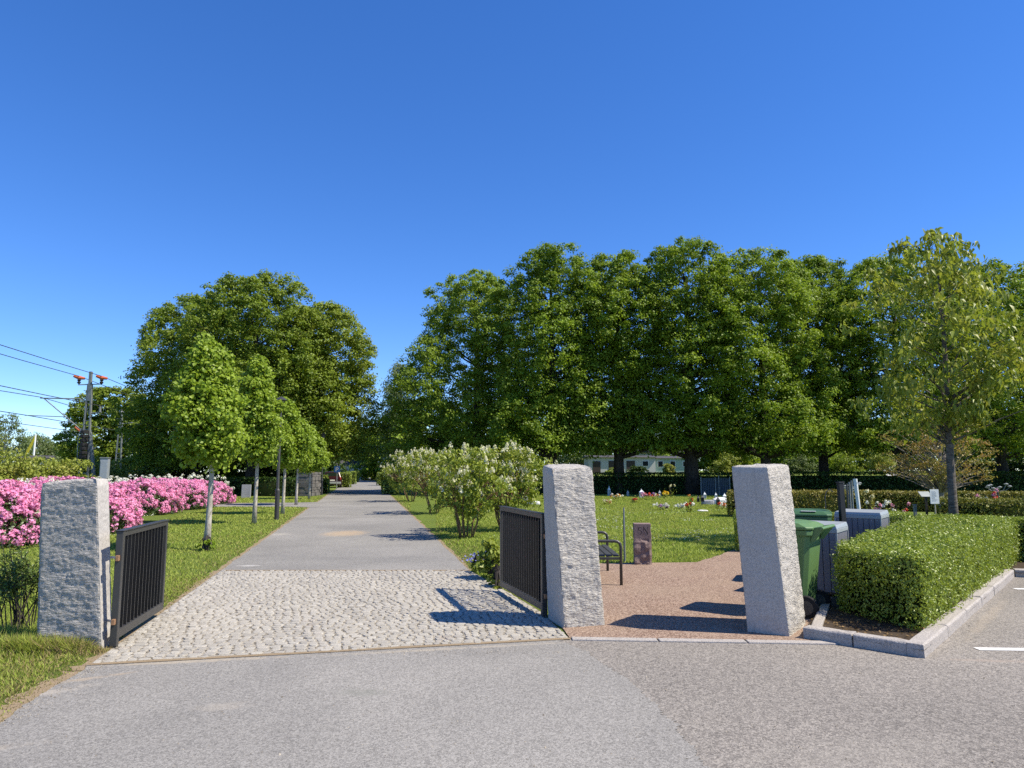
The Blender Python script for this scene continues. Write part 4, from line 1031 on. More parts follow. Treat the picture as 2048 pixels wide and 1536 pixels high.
# ------------------------------------------------------------------ bench
t = thing("park_bench", "black tubular steel bench half hidden behind the middle pillar on the gravel", "bench", (1.52, 10.13, 0))
def arch(y):
    return [(0, y, -.02), (0, y, .54), (-.012, y, .582), (-.045, y, .606), (-.09, y, .612), (-.47, y, .612), (-.515, y, .612)]
for y in (0.0, 1.42):
    mb = MB(); mb.tube(arch(y), .021, 10); mb.build("front_leg", M["black_metal"], t, smooth=True)
    mb = MB(); mb.tube([(-.53, y, -.02), (-.5, y, .35), (-.53, y, .62), (-.6, y, .92)], .021, 10); mb.build("rear_leg", M["black_metal"], t, smooth=True)
    mb = MB(); mb.box((-.25, y, .375), (.46, .035, .035)); mb.build("seat_bearer", M["black_metal"], t, bevel=.004)
mb = MB()
for k in range(5): mb.box((-.06 - k * .1, .71, .41), (.085, 1.36, .028))
mb.build("seat", M["black_top"], t, bevel=.008)
mb = MB()
for k in range(3): mb.box((-.53 - k * .028, .71, .56 + k * .13), (.026, 1.36, .1))
mb.build("backrest", M["black_top"], t, bevel=.006)
mb = MB(); mb.tube([(1.98, 12.75, -.05), (1.98, 12.75, .5), (1.98, 12.75, .94)], [.02, .018, .012], 8)
tag(mb.build("stake", M["mast_steel"]), "thin dark metal stake upright on the lawn edge behind the bench", "stake")

# ------------------------------------------------------------------ SN stone
t = thing("marker_stone", "small square red granite marker stone engraved SN at the lawn edge", "marker stone", (2.235, 12.42, 0), math.radians(-6))
vs, fs = [], []
w, d, h = .145, .13, .69; n1, n2 = 8, 24
for k in range(n2 + 1):
    z = -.05 + (h + .05) * k / n2
    for s in range(4):
        for i in range(n1):
            u = -1 + 2 * i / n1
            x, y = [(u * w, -d), (w, u * d), (-u * w, d), (-w, -u * d)][s]
            p = Vector((x, y, z)); nrm = [Vector((0, -1, 0)), Vector((1, 0, 0)), Vector((0, 1, 0)), Vector((-1, 0, 0))][s]
            rough = .026 if (s == 0 and z < .43) else (.012 if s != 0 else .001)
            q = p * 9; f = noise.fractal(q, 1.0, 2.0, 4)
            vs.append(p + nrm * rough * (f + (.55 if s == 0 and z < .41 else 0)))
for k in range(n2):
    for i in range(4 * n1): fs.append((k * 4 * n1 + i, k * 4 * n1 + (i + 1) % (4 * n1), (k + 1) * 4 * n1 + (i + 1) % (4 * n1), (k + 1) * 4 * n1 + i))
fs.append(tuple(n2 * 4 * n1 + i for i in range(4 * n1)))
mesh_obj("stone", vs, fs, M["granite_red"], t, bevel=.006)
mb = MB(); yb = -d - .0025
def stroke(path, wid, y=yb, th=.003):
    """flat ribbon with varying width, standing on the face"""
    m = len(path); L, R = [], []
    for i, p in enumerate(path):
        a, b = path[max(0, i - 1)], path[min(m - 1, i + 1)]; dx, dz = b[0] - a[0], b[1] - a[1]; l = math.hypot(dx, dz) + 1e-9
        ww = (wid[i] if hasattr(wid, "__len__") else wid) / 2
        L.append((p[0] - dz / l * ww, y, p[1] + dx / l * ww)); R.append((p[0] + dz / l * ww, y, p[1] - dx / l * ww))
    vs = L + R; off = Vector((0, th, 0)); fr = [(i, i + 1, m + i + 1, m + i) for i in range(m - 1)]
    mb.add(vs, fr)
cx, cz, hh = -.045, .575, .062
S = []
for k in range(25):
    a = k / 24
    if a < .5: th_ = math.radians(40 + 230 * a * 2); S.append((cx + .026 * math.cos(th_), cz + hh / 2 - .001 + .030 * math.sin(th_)))
    else: th_ = math.radians(90 - 230 * (a - .5) * 2); S.append((cx + .029 * math.cos(th_), cz - hh / 2 + .0 + .031 * math.sin(th_)))
stroke(S, [.004 + .008 * math.sin(math.pi * k / 24) for k in range(25)])
nx0 = .02
stroke([(nx0, cz - hh), (nx0, cz + hh)], .006); stroke([(nx0 + .066, cz - hh), (nx0 + .066, cz + hh)], .006)
stroke([(nx0 - .004, cz + hh), (nx0 + .068, cz - hh)], .013)
stroke([(nx0 - .016, cz + hh), (nx0 + .012, cz + hh)], .004); stroke([(nx0 - .012, cz - hh), (nx0 + .012, cz - hh)], .004); stroke([(nx0 + .052, cz + hh), (nx0 + .08, cz + hh)], .004)
stroke([(cx + .023, cz + hh * .98), (cx + .023, cz + hh * .6)], .003); stroke([(cx - .027, cz - hh * .98), (cx - .027, cz - hh * .6)], .003)
mb.build("lettering", M["engrave"], t)

# ------------------------------------------------------------------ bins
def bin_(label, x, y, rz, mat, sticker=False, sc=1.0):
    t = thing("wheelie_bin", label, "wheelie bin", (x, y, .012), rz, "green wheelie bins")
    t.scale = (sc, sc, sc)
    P = M[mat]; H = .93
    def ring(hx, hy, z, c=.05, ox=0):
        return [(ox + sx_ * (hx - (c if q else 0)), sy_ * (hy - (0 if q else c)), z) for sx_, sy_, q in ((-1, -1, 0), (-1, -1, 1), (1, -1, 1), (1, -1, 0), (1, 1, 0), (1, 1, 1), (-1, 1, 1), (-1, 1, 0))]
    rings = [ring(.24, .225, .03), ring(.26, .24, .2), ring(.335, .275, H - .06), ring(.36, .295, H - .055), ring(.36, .295, H), ring(.33, .27, H)]
    mb = MB(); vs = [p for r in rings for p in r]; fs = []
    for k in range(len(rings) - 1):
        for i in range(8): fs.append((k * 8 + i, k * 8 + (i + 1) % 8, (k + 1) * 8 + (i + 1) % 8, (k + 1) * 8 + i))
    fs += [tuple(range(7, -1, -1)), tuple(len(vs) - 8 + i for i in range(8))]
    mb.add(vs, fs)
    mb.build("body", P, t, bevel=.008)
    mb = MB()
    lr = [ring(.37, .305, H + .004, .06), ring(.372, .307, H + .035, .06), ring(.3, .27, H + .075, .08), ring(.2, .2, H + .092, .08)]
    vs = [p for r in lr for p in r]; fs = []
    for k in range(3):
        for i in range(8): fs.append((k * 8 + i, k * 8 + (i + 1) % 8, (k + 1) * 8 + (i + 1) % 8, (k + 1) * 8 + i))
    fs += [tuple(range(7, -1, -1)), tuple(24 + i for i in range(8))]
    mb.add(vs, fs); mb.build("lid", P, t, bevel=.012)
    mb = MB()
    for s in (-1, 1):
        mb.prism([(.33, s * .2 - .02, H - .11), (.36, s * .2 - .02, H - .12), (.47, s * .2 - .02, H + .015), (.47, s * .2 - .02, H + .05), (.36, s * .2 - .02, H + .03)], (0, .04, 0))
    mb.tube([(.46, -.27, H + .03), (.46, .27, H + .03)], .019, 10)
    mb.build("handle", P, t, bevel=.004)
    for s in (-1, 1):
        mb = MB(); R = Matrix.Rotation(math.pi / 2, 3, "X")
        mb.lathe([(.07, -.028), (.115, -.026), (.125, -.014), (.125, .014), (.115, .026), (.07, .028)], 28, c=(.27, s * .262, .112), M=R)
        w_ = mb.build("wheel", M["rubber"], t, bevel=0)
        mb = MB(); mb.lathe([(.075, -.03), (.075, .03)], 20, c=(.27, s * .262, .112), M=R); mb.lathe([(.02, -.036), (.02, .036)], 10, c=(.27, s * .262, .112), M=R)
        mb.build("rim", M["black_top"], w_)
    if sticker:
        mb = MB(); mb.box((-.3045, -.01, .72), (.004, .15, .12)); mb.build("sticker", M["black_top"], t)
        mb = MB(); mb.box((-.28, 0, H + .0785), (.11, .2, .003), Matrix.Identity(3)); mb.build("lid_label", M["white_label"], t)
    return t
bin_("bright green wheelie bin with wheels and handle towards the hedge, next to the right-hand pillar", 3.13, 8.28, math.radians(-37), "green_plastic")
bin_("darker green wheelie bin with a label on its lid, standing behind the nearer bin", 4.33, 10.5, math.radians(66), "dark_green_plastic", True)
def wastebox(label, cx, cy, w, d, h, rz):
    t = thing("waste_box", label, "waste box", (cx, cy, .012), rz, "grey boarded waste boxes")
    mb = MB()
    for (n, sgn, ax) in ((round(w / .085), 1, 0),):
        k = round(w / .085); b = w / k
        for i in range(k):
            for s in (-1, 1): mb.box((-w / 2 + b * (i + .5), s * d / 2, h / 2 + .02), (b - .007, .02, h - .08))
        k = round(d / .085); b = (d - .024) / k
        for i in range(k):
            for s in (-1, 1): mb.box((s * (w / 2 - .006), -d / 2 + .012 + b * (i + .5), h / 2 + .02), (.02, b - .007, h - .08))
    mb.build("cladding", M["slate_board"], t, bevel=.003)
    mb = MB(); mb.box((0, 0, h / 2), (w - .05, d - .05, h - .06)); mb.build("inner_box", M["black_metal"], t)
    mb = MB(); mb.box((0, 0, h - .05), (w + .03, d + .03, .05))
    mb.hexa([(-w / 2 - .015, -d / 2 - .015, h - .024), (w / 2 + .015, -d / 2 - .015, h - .024), (w / 2 + .015, d / 2 + .015, h - .024), (-w / 2 - .015, d / 2 + .015, h - .024)],
            [(-w / 2, -d / 2, h + .02), (w / 2, -d / 2, h + .02), (w / 2, d / 2, h + .035), (-w / 2, d / 2, h + .035)])
    mb.build("lid", M["grey_lid"], t, bevel=.006)
    mb = MB()
    for s in (-1, 1):
        for q in (-1, 1): mb.box((s * (w / 2 + .004), q * (d / 2 + .004), h / 2 - .03), (.022, .022, h - .1))
    mb.build("corner_trim", M["grey_lid"], t, bevel=.003)
    k = round(w / .085)
    for i in range(k):
        mb = MB(); mb.lathe([(.009, -.003), (.006, .004)], 8, c=(-w / 2 + w / k * (i + .5), -d / 2 - .012, h - .1), M=Matrix.Rotation(math.pi / 2, 3, "X")); mb.build("rivet", M["galv"], t)
    return t
u, v_ = Vector((.8, -.6, 0)), Vector((.6, .8, 0))
c1 = Vector((4.09, 9.12, 0)) - u * .3 + v_ * .3; c2 = Vector((5.62, 11.0, 0)) - u * .32 + v_ * .32
wastebox("grey boarded waste box with sunlit side between the nearer green bin and the hedge", c1.x, c1.y, .6, .6, .87, math.radians(-36.87))
wastebox("grey boarded waste box standing further back against the dark hedge, its riveted front in shade", c2.x, c2.y, .64, .64, .92, math.radians(-36.87))
mb = MB(); mb.box((0, 0, .7), (.09, .05, 1.44)); mb.box((0, 0, 1.425), (.11, .07, .015))
o = mb.build("post", M["bar_black"], bevel=.004, loc=(4.72, 10.25, 0)); o.rotation_euler = (0, math.radians(-1.6), .4)
tag(o, "flat black post leaning slightly left in front of the rear grey waste box", "post")
mb = MB(); mb.tube([(0, 0, -.05), (0, 0, 1.2), (.02, 0, 1.28), (.07, 0, 1.32), (.12, 0, 1.28)], .008, 6)
o = mb.build("hook_rod", M["black_metal"], loc=(4.62, 10.6, 0)); tag(o, "thin black rod with a hooked top between rear bin and black post", "hook rod")

# dish stands, tilted pipe, sign, lectern in the plots
def stand(label, px, y, top, n, seed):
    r = random.Random(seed); x = px_x(px, y)
    t = thing("vase_stand", label, "stand", (x, y, 0), 0, "black stands with small round dishes")
    mb = MB(); mb.tube([(0, 0, -.05), (0, 0, top - .12)], .025, 8); mb.build("pole", M["black_metal"], t)
    for k in range(n):
        a = 6.283 * k / n + .2; R = r.uniform(.16, .34); z = top + r.uniform(-.12, .04)
        mb = MB(); e = (R * math.cos(a), R * math.sin(a), z)
        mb.tube([(0, 0, top - .2), (e[0] * .6, e[1] * .6, top - .18), (e[0], e[1], z - .03)], .007, 5)
        mb.lathe([(.02, z - .04), (.055, z - .02), (.065, z), (.03, z + .022), (.004, z + .03)], 12, c=(e[0], e[1], 0)); mb.build("dish", M["mast_steel"], t)
    return t
stand("black stand of small round dishes behind the black post near the tilted white pipe", 1697, 20.5, 1.2, 9, 1)
stand("black stand of small round dishes beside pink flowers at the right picture edge", 1985, 23, 1.12, 9, 2)
mb = MB(); mb.tube([(0, 0, -.05), (-.1, 0, 1.38)], [.035, .05], 12)
tag(mb.build("pipe_post", M["white_label"], loc=(px_x(1712, 18), 18, 0), smooth=False), "tilted whitish pipe sticking up behind the bin hedge", "pipe")
t = thing("cup_dispenser", "dark grey bundle of stacked tubes standing just left of the tilted white pipe", "tube bundle", (px_x(1692, 18.6), 18.6, 0))
for k in range(3):
    mb = MB(); mb.tube([(-.06 + k * .06, 0, -.02), (-.06 + k * .06, 0, 1.25 + .04 * k)], .026, 8); mb.build("tube", M["black_top" if k < 1 else "mast_steel"], t)
y = 16.6; t = thing("notice_sign", "small white notice with lines of fine print on a wooden stake behind the hedge", "notice", (px_x(1860, y), y, 0), math.radians(4))
mb = MB(); mb.tube([(0.015, .014, -.05), (-.015, .014, 1.2)], .014, 8); mb.build("stake", M["pale_wood"], t)
mb = MB(); mb.box((-.01, 0, .99), (.21, .012, .33)); pn = mb.build("panel", M["white_label"], t, bevel=.002)
mb = MB(); r = random.Random(3)
for k in range(9):
    w = r.uniform(.08, .15); mb.box((-.085 + w / 2, -.0072, 1.1 - k * .026), (w, .001, .006))
mb.build("print", M["mast_steel"], pn)
y = 20; t = thing("plaque_stand", "grey slanted plaque on a short dark post left of the white notice", "plaque", (px_x(1842, y), y, 0))
mb = MB(); mb.box((0, 0, .44), (.05, .05, .92)); mb.build("post", M["black_metal"], t)
mb = MB(); mb.box((0, 0, .9), (.3, .22, .02), Matrix.Identity(3)); o = mb.build("plate", M["mast_steel"], t, bevel=.003); o.location = (-.02, -.75, .42); o.rotation_euler = (math.radians(0), 0, 0)
o.data.transform(Matrix.Translation((0, 0, -.9))); o.location = (-.03, -.02, .93); o.rotation_euler = (math.radians(38), 0, 0)
mb = MB(); mb.box((0, 0, .3), (.07, .07, .66)); mb.box((0, 0, .64), (.09, .09, .02))
tag(mb.build("plot_post", M["mast_steel"], loc=(px_x(1819, 20), 20, 0), bevel=.004), "short square grey post low among the flowers left of the plaque", "post")

# ------------------------------------------------------------------ flowers and grave goods
FL = {}
def fmat(n, a, b):
    if n not in FL: FL[n] = m_leaf("petal_" + n, a, b, None, .3, .6, .2)
    return FL[n]
COL = dict(white=((.7, .7, .66), (.82, .82, .8)), pink=((.7, .25, .4), (.8, .5, .6)), red=((.5, .03, .02), (.65, .1, .05)), orange=((.75, .25, .04), (.8, .42, .12)), yellow=((.8, .5, .02), (.85, .65, .05)), purple=((.35, .15, .4), (.55, .35, .6)), cream=((.75, .68, .4), (.8, .78, .6)), terracotta=((.4, .14, .06), (.5, .22, .12)))
def bunch(label, px, y, cols, w, h, n=60, z0=0.0, stems=True, group="flowers and tributes on the graves", cat="flowers", seed=0, green=True):
    rng = np.random.default_rng(int(px) + seed); x = px_x(px, y)
    t = thing("flower_bunch", label, cat, (x, y, 0), 0, group)
    if stems:
        mb = MB()
        for k in range(7):
            a = rng.uniform(0, 6.28); mb.tube([(0, 0, -.02), (w * .35 * math.cos(a), w * .3 * math.sin(a), z0 + h * .8)], .006, 4)
        mb.build("stems", M["bark_lime"], t)
    if green:
        P = np.stack([rng.normal(0, w * .35, 60), rng.normal(0, w * .25, 60), z0 + rng.uniform(.02, h * .7, 60)], 1)
        V, Fc, T = leaves(P, np.tile([0, -.3, 1.0], (60, 1)), .09, .04, rng, .2); mesh_obj("leaves", V, Fc, M["lilac_leaf"], t, tint=T)
    for i, c in enumerate(cols):
        k = max(1, n // (12 * len(cols)))
        cc = np.stack([rng.normal(0, w * .32, k), rng.normal(0, w * .22, k), z0 + h * rng.uniform(.55, 1.0, k)], 1)
        q = 16; d = unit(rng.normal(0, 1, (k * q, 3)) + [0, -.2, .5]); P = np.repeat(cc, q, 0) + d * rng.uniform(.03, .065, (k * q, 1))
        V, Fc, T = leaves(P, d, .06, .055, rng, 0, spread=.4); mesh_obj("blossoms", V, Fc, fmat(c, *COL[c]), t, tint=T)
    return t
def lantern(label, px, y, h, mat, pole=0.0, w=.09):
    x = px_x(px, y); t = thing("grave_lantern", label, "grave lantern", (x, y, 0), 0, "lanterns on the graves")
    if pole:
        mb = MB(); mb.tube([(0, 0, -.05), (0, 0, pole)], .008, 6); mb.build("stake", M["black_metal"], t)
    mb = MB(); mb.box((0, 0, pole + .015), (2.4 * w, 2.4 * w, .03))
    for sx_ in (-1, 1):
        for sy_ in (-1, 1): mb.box((sx_ * w, sy_ * w, pole + h * .33), (.02, .02, h * .6))
    mb.build("frame", M[mat], t)
    mb = MB(); mb.box((0, 0, pole + h * .33), (1.7 * w, 1.7 * w, h * .58)); mb.build("pane", M["grey_lid" if mat != "black_metal" else "window_dark"], t)
    mb = MB(); mb.lathe([(1.75 * w, pole + h * .62), (.7 * w, pole + h * .82), (.3 * w, pole + h * .9), (.35 * w, pole + h)], 4, M=Matrix.Rotation(.785, 3, "Z")); mb.build("roof", M[mat], t)
    return t
def stone(label, px, y, w, d, h, mat, tilt=0.0):
    x = px_x(px, y); r = random.Random(px)
    vs = []
    k = 14
    prof = [(1.0, -.03), (1.0, h * .5), (.93, h * .85), (.6, h)]
    for s, z in prof:
        for i in range(k):
            a = 6.283 * i / k; e = (abs(math.cos(a)) ** 3 + abs(math.sin(a)) ** 3) ** (-1 / 3)
            vs.append((w / 2 * s * e * math.cos(a) * r.uniform(.93, 1.05), d / 2 * s * e * math.sin(a) * r.uniform(.93, 1.05), z + tilt * d * .4 * math.sin(a) * (1 if z > 0 else 0)))
    fs = []
    for q in range(3):
        for i in range(k): fs.append((q * k + i, q * k + (i + 1) % k, (q + 1) * k + (i + 1) % k, (q + 1) * k + i))
    fs.append(tuple(3 * k + i for i in range(k)))
    o = mesh_obj("grave_stone", vs, fs, M[mat], loc=(x, y, 0)); return tag(o, label, "grave stone", "small flat stones on the graves")
M["pale_stone"] = m_granite("pale_stone", (.45, .44, .42), (.72, .71, .68), .4, 90)
M["grey_stone"] = m_granite("grey_stone", (.16, .16, .17), (.34, .34, .35), .4, 90)
lantern("tall white grave lantern with a pointed roof near the back hedge", 1280, 42, .5, "white_label", 0, .11)
lantern("pale rounded lantern before the dark hedge, closest to the middle pillar", 1216, 44.5, .62, "white_label", 0, .07)
lantern("small grey lantern low on the grass between the pale lantern and the orange flowers", 1253, 44, .38, "grey_lid", 0, .06)
lantern("grey lantern just left of the yellow flowers by the dark hedge", 1316, 42, .45, "grey_lid", 0, .06)
lantern("white lantern in front of the dark slatted fence, its left half", 1405, 40, .4, "white_label", 0, .06)
lantern("slim pale candle lantern in front of the dark slatted fence, its right half", 1427, 39.5, .38, "white_label", 0, .05)
lantern("white pointed lantern beside the left end of the yew hedge", 1444, 37, .42, "white_label", 0, .08)
lantern("black lantern on a thin stake above a flat white stone", 1400, 31.5, .3, "black_metal", .22, .055)
lantern("dark small lantern left of the black staked one near the fence", 1392, 35.5, .36, "black_metal", 0, .05)
lantern("black lantern beside the red and white flowers next to the yew hedge", 1431, 31, .42, "black_metal", .06, .055)
bunch("orange and white flowers lying low in the left half of the lawn", 1231, 38.5, ["orange", "cream", "white"], .6, .3, 170)
bunch("dark reddish flower clump on the lawn closest to the middle pillar", 1210, 33.5, ["terracotta", "cream"], .45, .2, 80)
bunch("single terracotta-coloured plant alone on the grass below the tall white lantern", 1266, 35, ["terracotta", "red"], .4, .22, 90)
bunch("wide bed of pink and purple flowers right of the tall white lantern", 1288, 38, ["pink", "purple", "red"], .8, .42, 240)
bunch("cream and green plants right of the pink and purple flowers", 1305, 39, ["cream", "red"], .8, .35, 110)
bunch("bright yellow flowers in the shade edge by the dark hedge", 1327, 41, ["yellow", "yellow"], .36, .38, 150)
bunch("tall thin dark plant beside the yellow flowers with two pale buds", 1338, 41.5, ["cream"], .45, .75, 40)
bunch("largest white and grey bouquet lying flat in the middle of the lawn", 1323, 28.6, ["white", "white", "purple"], .6, .24, 190)
bunch("white flowers in a shallow pile right of the flat white bouquet", 1356, 29.6, ["white", "white"], .55, .18, 120)
bunch("spiky red and yellow plant above the white and red posy", 1378, 31.5, ["orange", "yellow", "red"], .32, .5, 60)
bunch("white and red posy nearest the camera on the lawn", 1374, 27.5, ["white", "red"], .3, .34, 90)
bunch("red, orange and white flowers beside the left end of the yew hedge", 1437, 29.5, ["red", "orange", "white"], .55, .24, 140)
bunch("white flowers half hidden behind the left end of the yew hedge", 1447, 31.5, ["white"], .4, .22, 60)
stone("flat white stone in the grass below the black staked lantern", 1400, 28, .4, .3, .06, "pale_stone")
stone("grey rounded stone right of the dark lanterns in front of the fence", 1411, 33.5, .6, .4, .22, "grey_stone")
stone("pale slab raised at an angle beside the yew hedge", 1437, 33.5, .8, .35, .3, "pale_stone", .3)
stone("pale reddish low stone on the lawn just left of the middle pillar", 1067, 33.5, .62, .4, .16, "pale_stone")
stone("low grey stone at the lawn edge seen between lilac branches", 1046, 36, .5, .4, .3, "grey_stone")
pg = "flowers between the yew hedges"
bunch("white flowers on dark stems above the end of the left yew hedge", 1728, 22.5, ["white", "cream"], .22, .95, 60, group=pg)
bunch("orange flowers peeping over the left yew hedge beside the pipe", 1715, 26.5, ["orange"], .3, .75, 40, group=pg)
bunch("white and pale pink peony bunch low right of the left yew hedge", 1754, 21, ["white", "pink", "white"], .34, .68, 130, group=pg)
bunch("small white flowers on thin stems between the pink-white and the red bunch", 1778, 21, ["white", "pink"], .18, .7, 40, group=pg)
bunch("red flowers on thin stems left of the short grey post", 1801, 21, ["red", "pink"], .24, .68, 70, group=pg)
bunch("dark red and white flowers on tall stems left of the right dish stand", 1944, 23, ["pink", "white"], .2, .95, 60, group=pg)
bunch("white flowers on tall stems close to the right dish stand", 1960, 23, ["white"], .18, .92, 40, group=pg)
bunch("bright pink flowers rising from the right dish stand", 1977, 22.6, ["pink", "pink", "red"], .22, 1.12, 110, group=pg)

# ------------------------------------------------------------------ slatted fence, wall, slab
y = 45.4; x0, x1 = px_x(1398, y), px_x(1455, y)
t = thing("slatted_fence", "dark blue-grey slatted fence panel with pale posts before the back hedge", "fence", ((x0 + x1) / 2, y, 0))
w = x1 - x0; k = 17; mb = MB()
for i in range(k): mb.box((-w / 2 + w / k * (i + .5), 0, .55), (w / k - .025, .022, 1.08))
mb.build("board_panel", M["blue_board"], t)
mb = MB(); mb.box((0, .03, .25), (w, .03, .08)); mb.box((0, .03, .9), (w, .03, .08)); mb.build("rail", M["blue_board"], t)
for xx, h in ((-w / 2, 1.16), (w / 2, 1.16), (-.0, 1.14), (.22, 1.25)):
    mb = MB(); mb.box((xx, -.035, h / 2), (.05, .05, h)); mb.build("post", M["mast_steel"], t)
y = 44; xa, xb = px_x(601, y), px_x(629, y)
t = thing("stone_wall", "grey stacked stone block wall end with a sunlit ragged side, behind the last maples", "wall", (xa, y, 0))
vs, fs, tn = [], [], []; r = random.Random(5); mbw = MB(); L = 1.7; W = xb - xa; zz = 0
while zz < 1.45:
    hh = r.uniform(.14, .24); x = 0
    while x < W - .02:
        ww = min(r.uniform(.3, .6), W - x); mbw.box((x + ww / 2, .15 + r.uniform(-.015, .015), zz + hh / 2), (ww - .012, .3, hh - .012)); x += ww
    yy = .32
    while yy < L:
        dd = r.uniform(.25, .5); mbw.box((W - .2 + r.uniform(-.03, .04), yy + dd / 2, zz + hh / 2), (.4, dd - .03, hh - .012)); yy += dd
    zz += hh
wl = mbw.build("blocks", M["wall_block"], t, bevel=.012)
a = wl.data.attributes.new("tint", "FLOAT", "POINT"); a.data.foreach_set("value", np.repeat(np.random.default_rng(1).uniform(0, 1, len(wl.data.vertices) // 8), 8).astype(np.float32))
P = np.stack([rng.uniform(0, W, 500), rng.uniform(0, .4, 500), np.full(500, zz)], 1); V, Fc, T = leaves(P, np.tile([0, 0, 1.0], (500, 1)), .12, .04, rng, -2); mesh_obj("moss", V, Fc, M["bramble_leaf"], t, tint=T)
y = 41.5; mb = MB(); mb.box((0, 0, .37), (.52, .1, .78)); o = mb.build("grave_slab", M["grey_stone"], bevel=.01, loc=(px_x(498, y), y, 0)); o.rotation_euler = (math.radians(-4), 0, .1)
tag(o, "upright grey stone slab on the shaded bank left of the second maple trunk", "stone slab")

# ------------------------------------------------------------------ lamp posts
def lamp(label, px, py):
    x, y = at(px, py); t = thing("lamp_post", label, "lamp post", (x, y, 0), 0, "black lamp posts beside the driveway")
    mb = MB(); mb.tube([(0, 0, -.1), (0, 0, .95), (0, 0, 1.0)], [.075, .075, .05], 14); mb.build("base_sleeve", M["black_metal"], t)
    mb = MB(); mb.tube([(0, 0, .95), (0, 0, 3.6)], [.045, .038], 12); mb.build("pole", M["black_top"], t)
    mb = MB(); mb.lathe([(.04, 3.58), (.1, 3.64), (.12, 3.86), (.2, 3.88), (.06, 3.98), (.01, 4.0)], 16); mb.build("lamp_head", M["black_metal"], t)
lamp("nearest black lamp post with a thick lower sleeve, between second and third young maple", 553, 1040)
lamp("second lamp post, thin and grey, right of the stone block wall", 643, 990)
lamp("third lamp post standing beside the box-cut hedge right of the red car", 691, 967)

# ------------------------------------------------------------------ parking sign, car
y = 60; t = thing("parking_sign", "blue square parking sign with a white P beside the red car", "road sign", (px_x(676.5, y), y, 0))
mb = MB(); mb.tube([(0, .03, -.1), (0, .03, 1.98)], .03, 8); mb.build("pole", M["galv"], t)
mb = MB(); mb.box((0, 0, 1.65), (.5, .02, .5)); pn = mb.build("panel", M["sign_blue"], t, bevel=.004)
mb = MB(); yb = -.0125
stroke([(-.08, 1.5), (-.08, 1.82)], .055, yb)
stroke([(-.08, 1.795)] + [(.03 + .075 * math.cos(a), 1.728 + .067 * math.sin(a)) for a in [math.radians(90 - 18 * k) for k in range(11)]] + [(-.08, 1.661)], .05, yb)
mb.build("letter", M["white_label"], pn)
y = 64.5; t = thing("parked_car", "dark red hatchback seen from behind, parked on the left verge far down the driveway", "car", (px_x(667, y), y, 0), math.radians(11.7))
# body: cross-sections from rear (y=0) to front (y=4.1)
secs = [(0, .3, .86, .78), (.06, .26, .9, .84), (.9, .22, .93, .87), (2.6, .22, .94, .87), (3.5, .24, .86, .85), (4.0, .3, .72, .76)]
mb = MB(); vs = []; fs = []
for yy, z0, z1, hw in secs:
    vs += [(-hw * .94, yy, z0), (hw * .94, yy, z0), (hw, yy, (z0 + z1) / 2), (hw * .96, yy, z1), (-hw * .96, yy, z1), (-hw, yy, (z0 + z1) / 2)]
for k in range(len(secs) - 1):
    for i in range(6): fs.append((k * 6 + i, k * 6 + (i + 1) % 6, (k + 1) * 6 + (i + 1) % 6, (k + 1) * 6 + i))
fs += [tuple(range(5, -1, -1)), tuple((len(secs) - 1) * 6 + i for i in range(6))]
mb.add(vs, fs); mb.build("body", M["car_red"], t, bevel=.04)
mb = MB(); mb.hexa([(-.8, .12, .88), (.8, .12, .88), (.78, 3.0, .9), (-.78, 3.0, .9)], [(-.6, .42, 1.44), (.6, .42, 1.44), (.58, 2.0, 1.46), (-.58, 2.0, 1.46)]); mb.build("cabin", M["car_red"], t, bevel=.05)
mb = MB(); mb.hexa([(-.66, .155, .93), (.66, .155, .93), (.66, .175, .93), (-.66, .175, .93)], [(-.53, .355, 1.36), (.53, .355, 1.36), (.53, .375, 1.36), (-.53, .375, 1.36)]); mb.build("rear_window", M["car_glass"], t)
for s in (-1, 1):
    mb = MB(); mb.box((s * .74, .0, .84), (.13, .1, .24)); mb.build("tail_light", M["tail_light"], t, bevel=.02)
    mb = MB(); mb.hexa([(s * .8, .5, .95), (s * .815, 2.3, .95), (s * .8, 2.3, .95), (s * .79, .5, .95)], [(s * .635, .62, 1.36), (s * .63, 1.9, 1.38), (s * .61, 1.9, 1.38), (s * .615, .62, 1.36)]); mb.build("side_window", M["car_glass"], t)
    for yy in (.75, 3.25):
        mb = MB(); mb.lathe([(.2, -.1), (.3, -.09), (.31, 0), (.3, .09), (.2, .1)], 20, c=(s * .76, yy, .31), M=Matrix.Rotation(math.pi / 2, 3, "Y")); wl = mb.build("wheel", M["rubber"], t)
        mb = MB(); mb.lathe([(.19, -.104), (.19, .104)], 14, c=(s * .76, yy, .31), M=Matrix.Rotation(math.pi / 2, 3, "Y")); mb.build("rim", M["chrome"], wl)
mb = MB(); mb.box((0, -.03, .44), (1.56, .14, .2)); mb.build("bumper", M["grey_lid"], t, bevel=.04)
mb = MB(); mb.box((0, -.02, .68), (.52, .02, .11)); mb.build("number_plate", M["plate"], t)

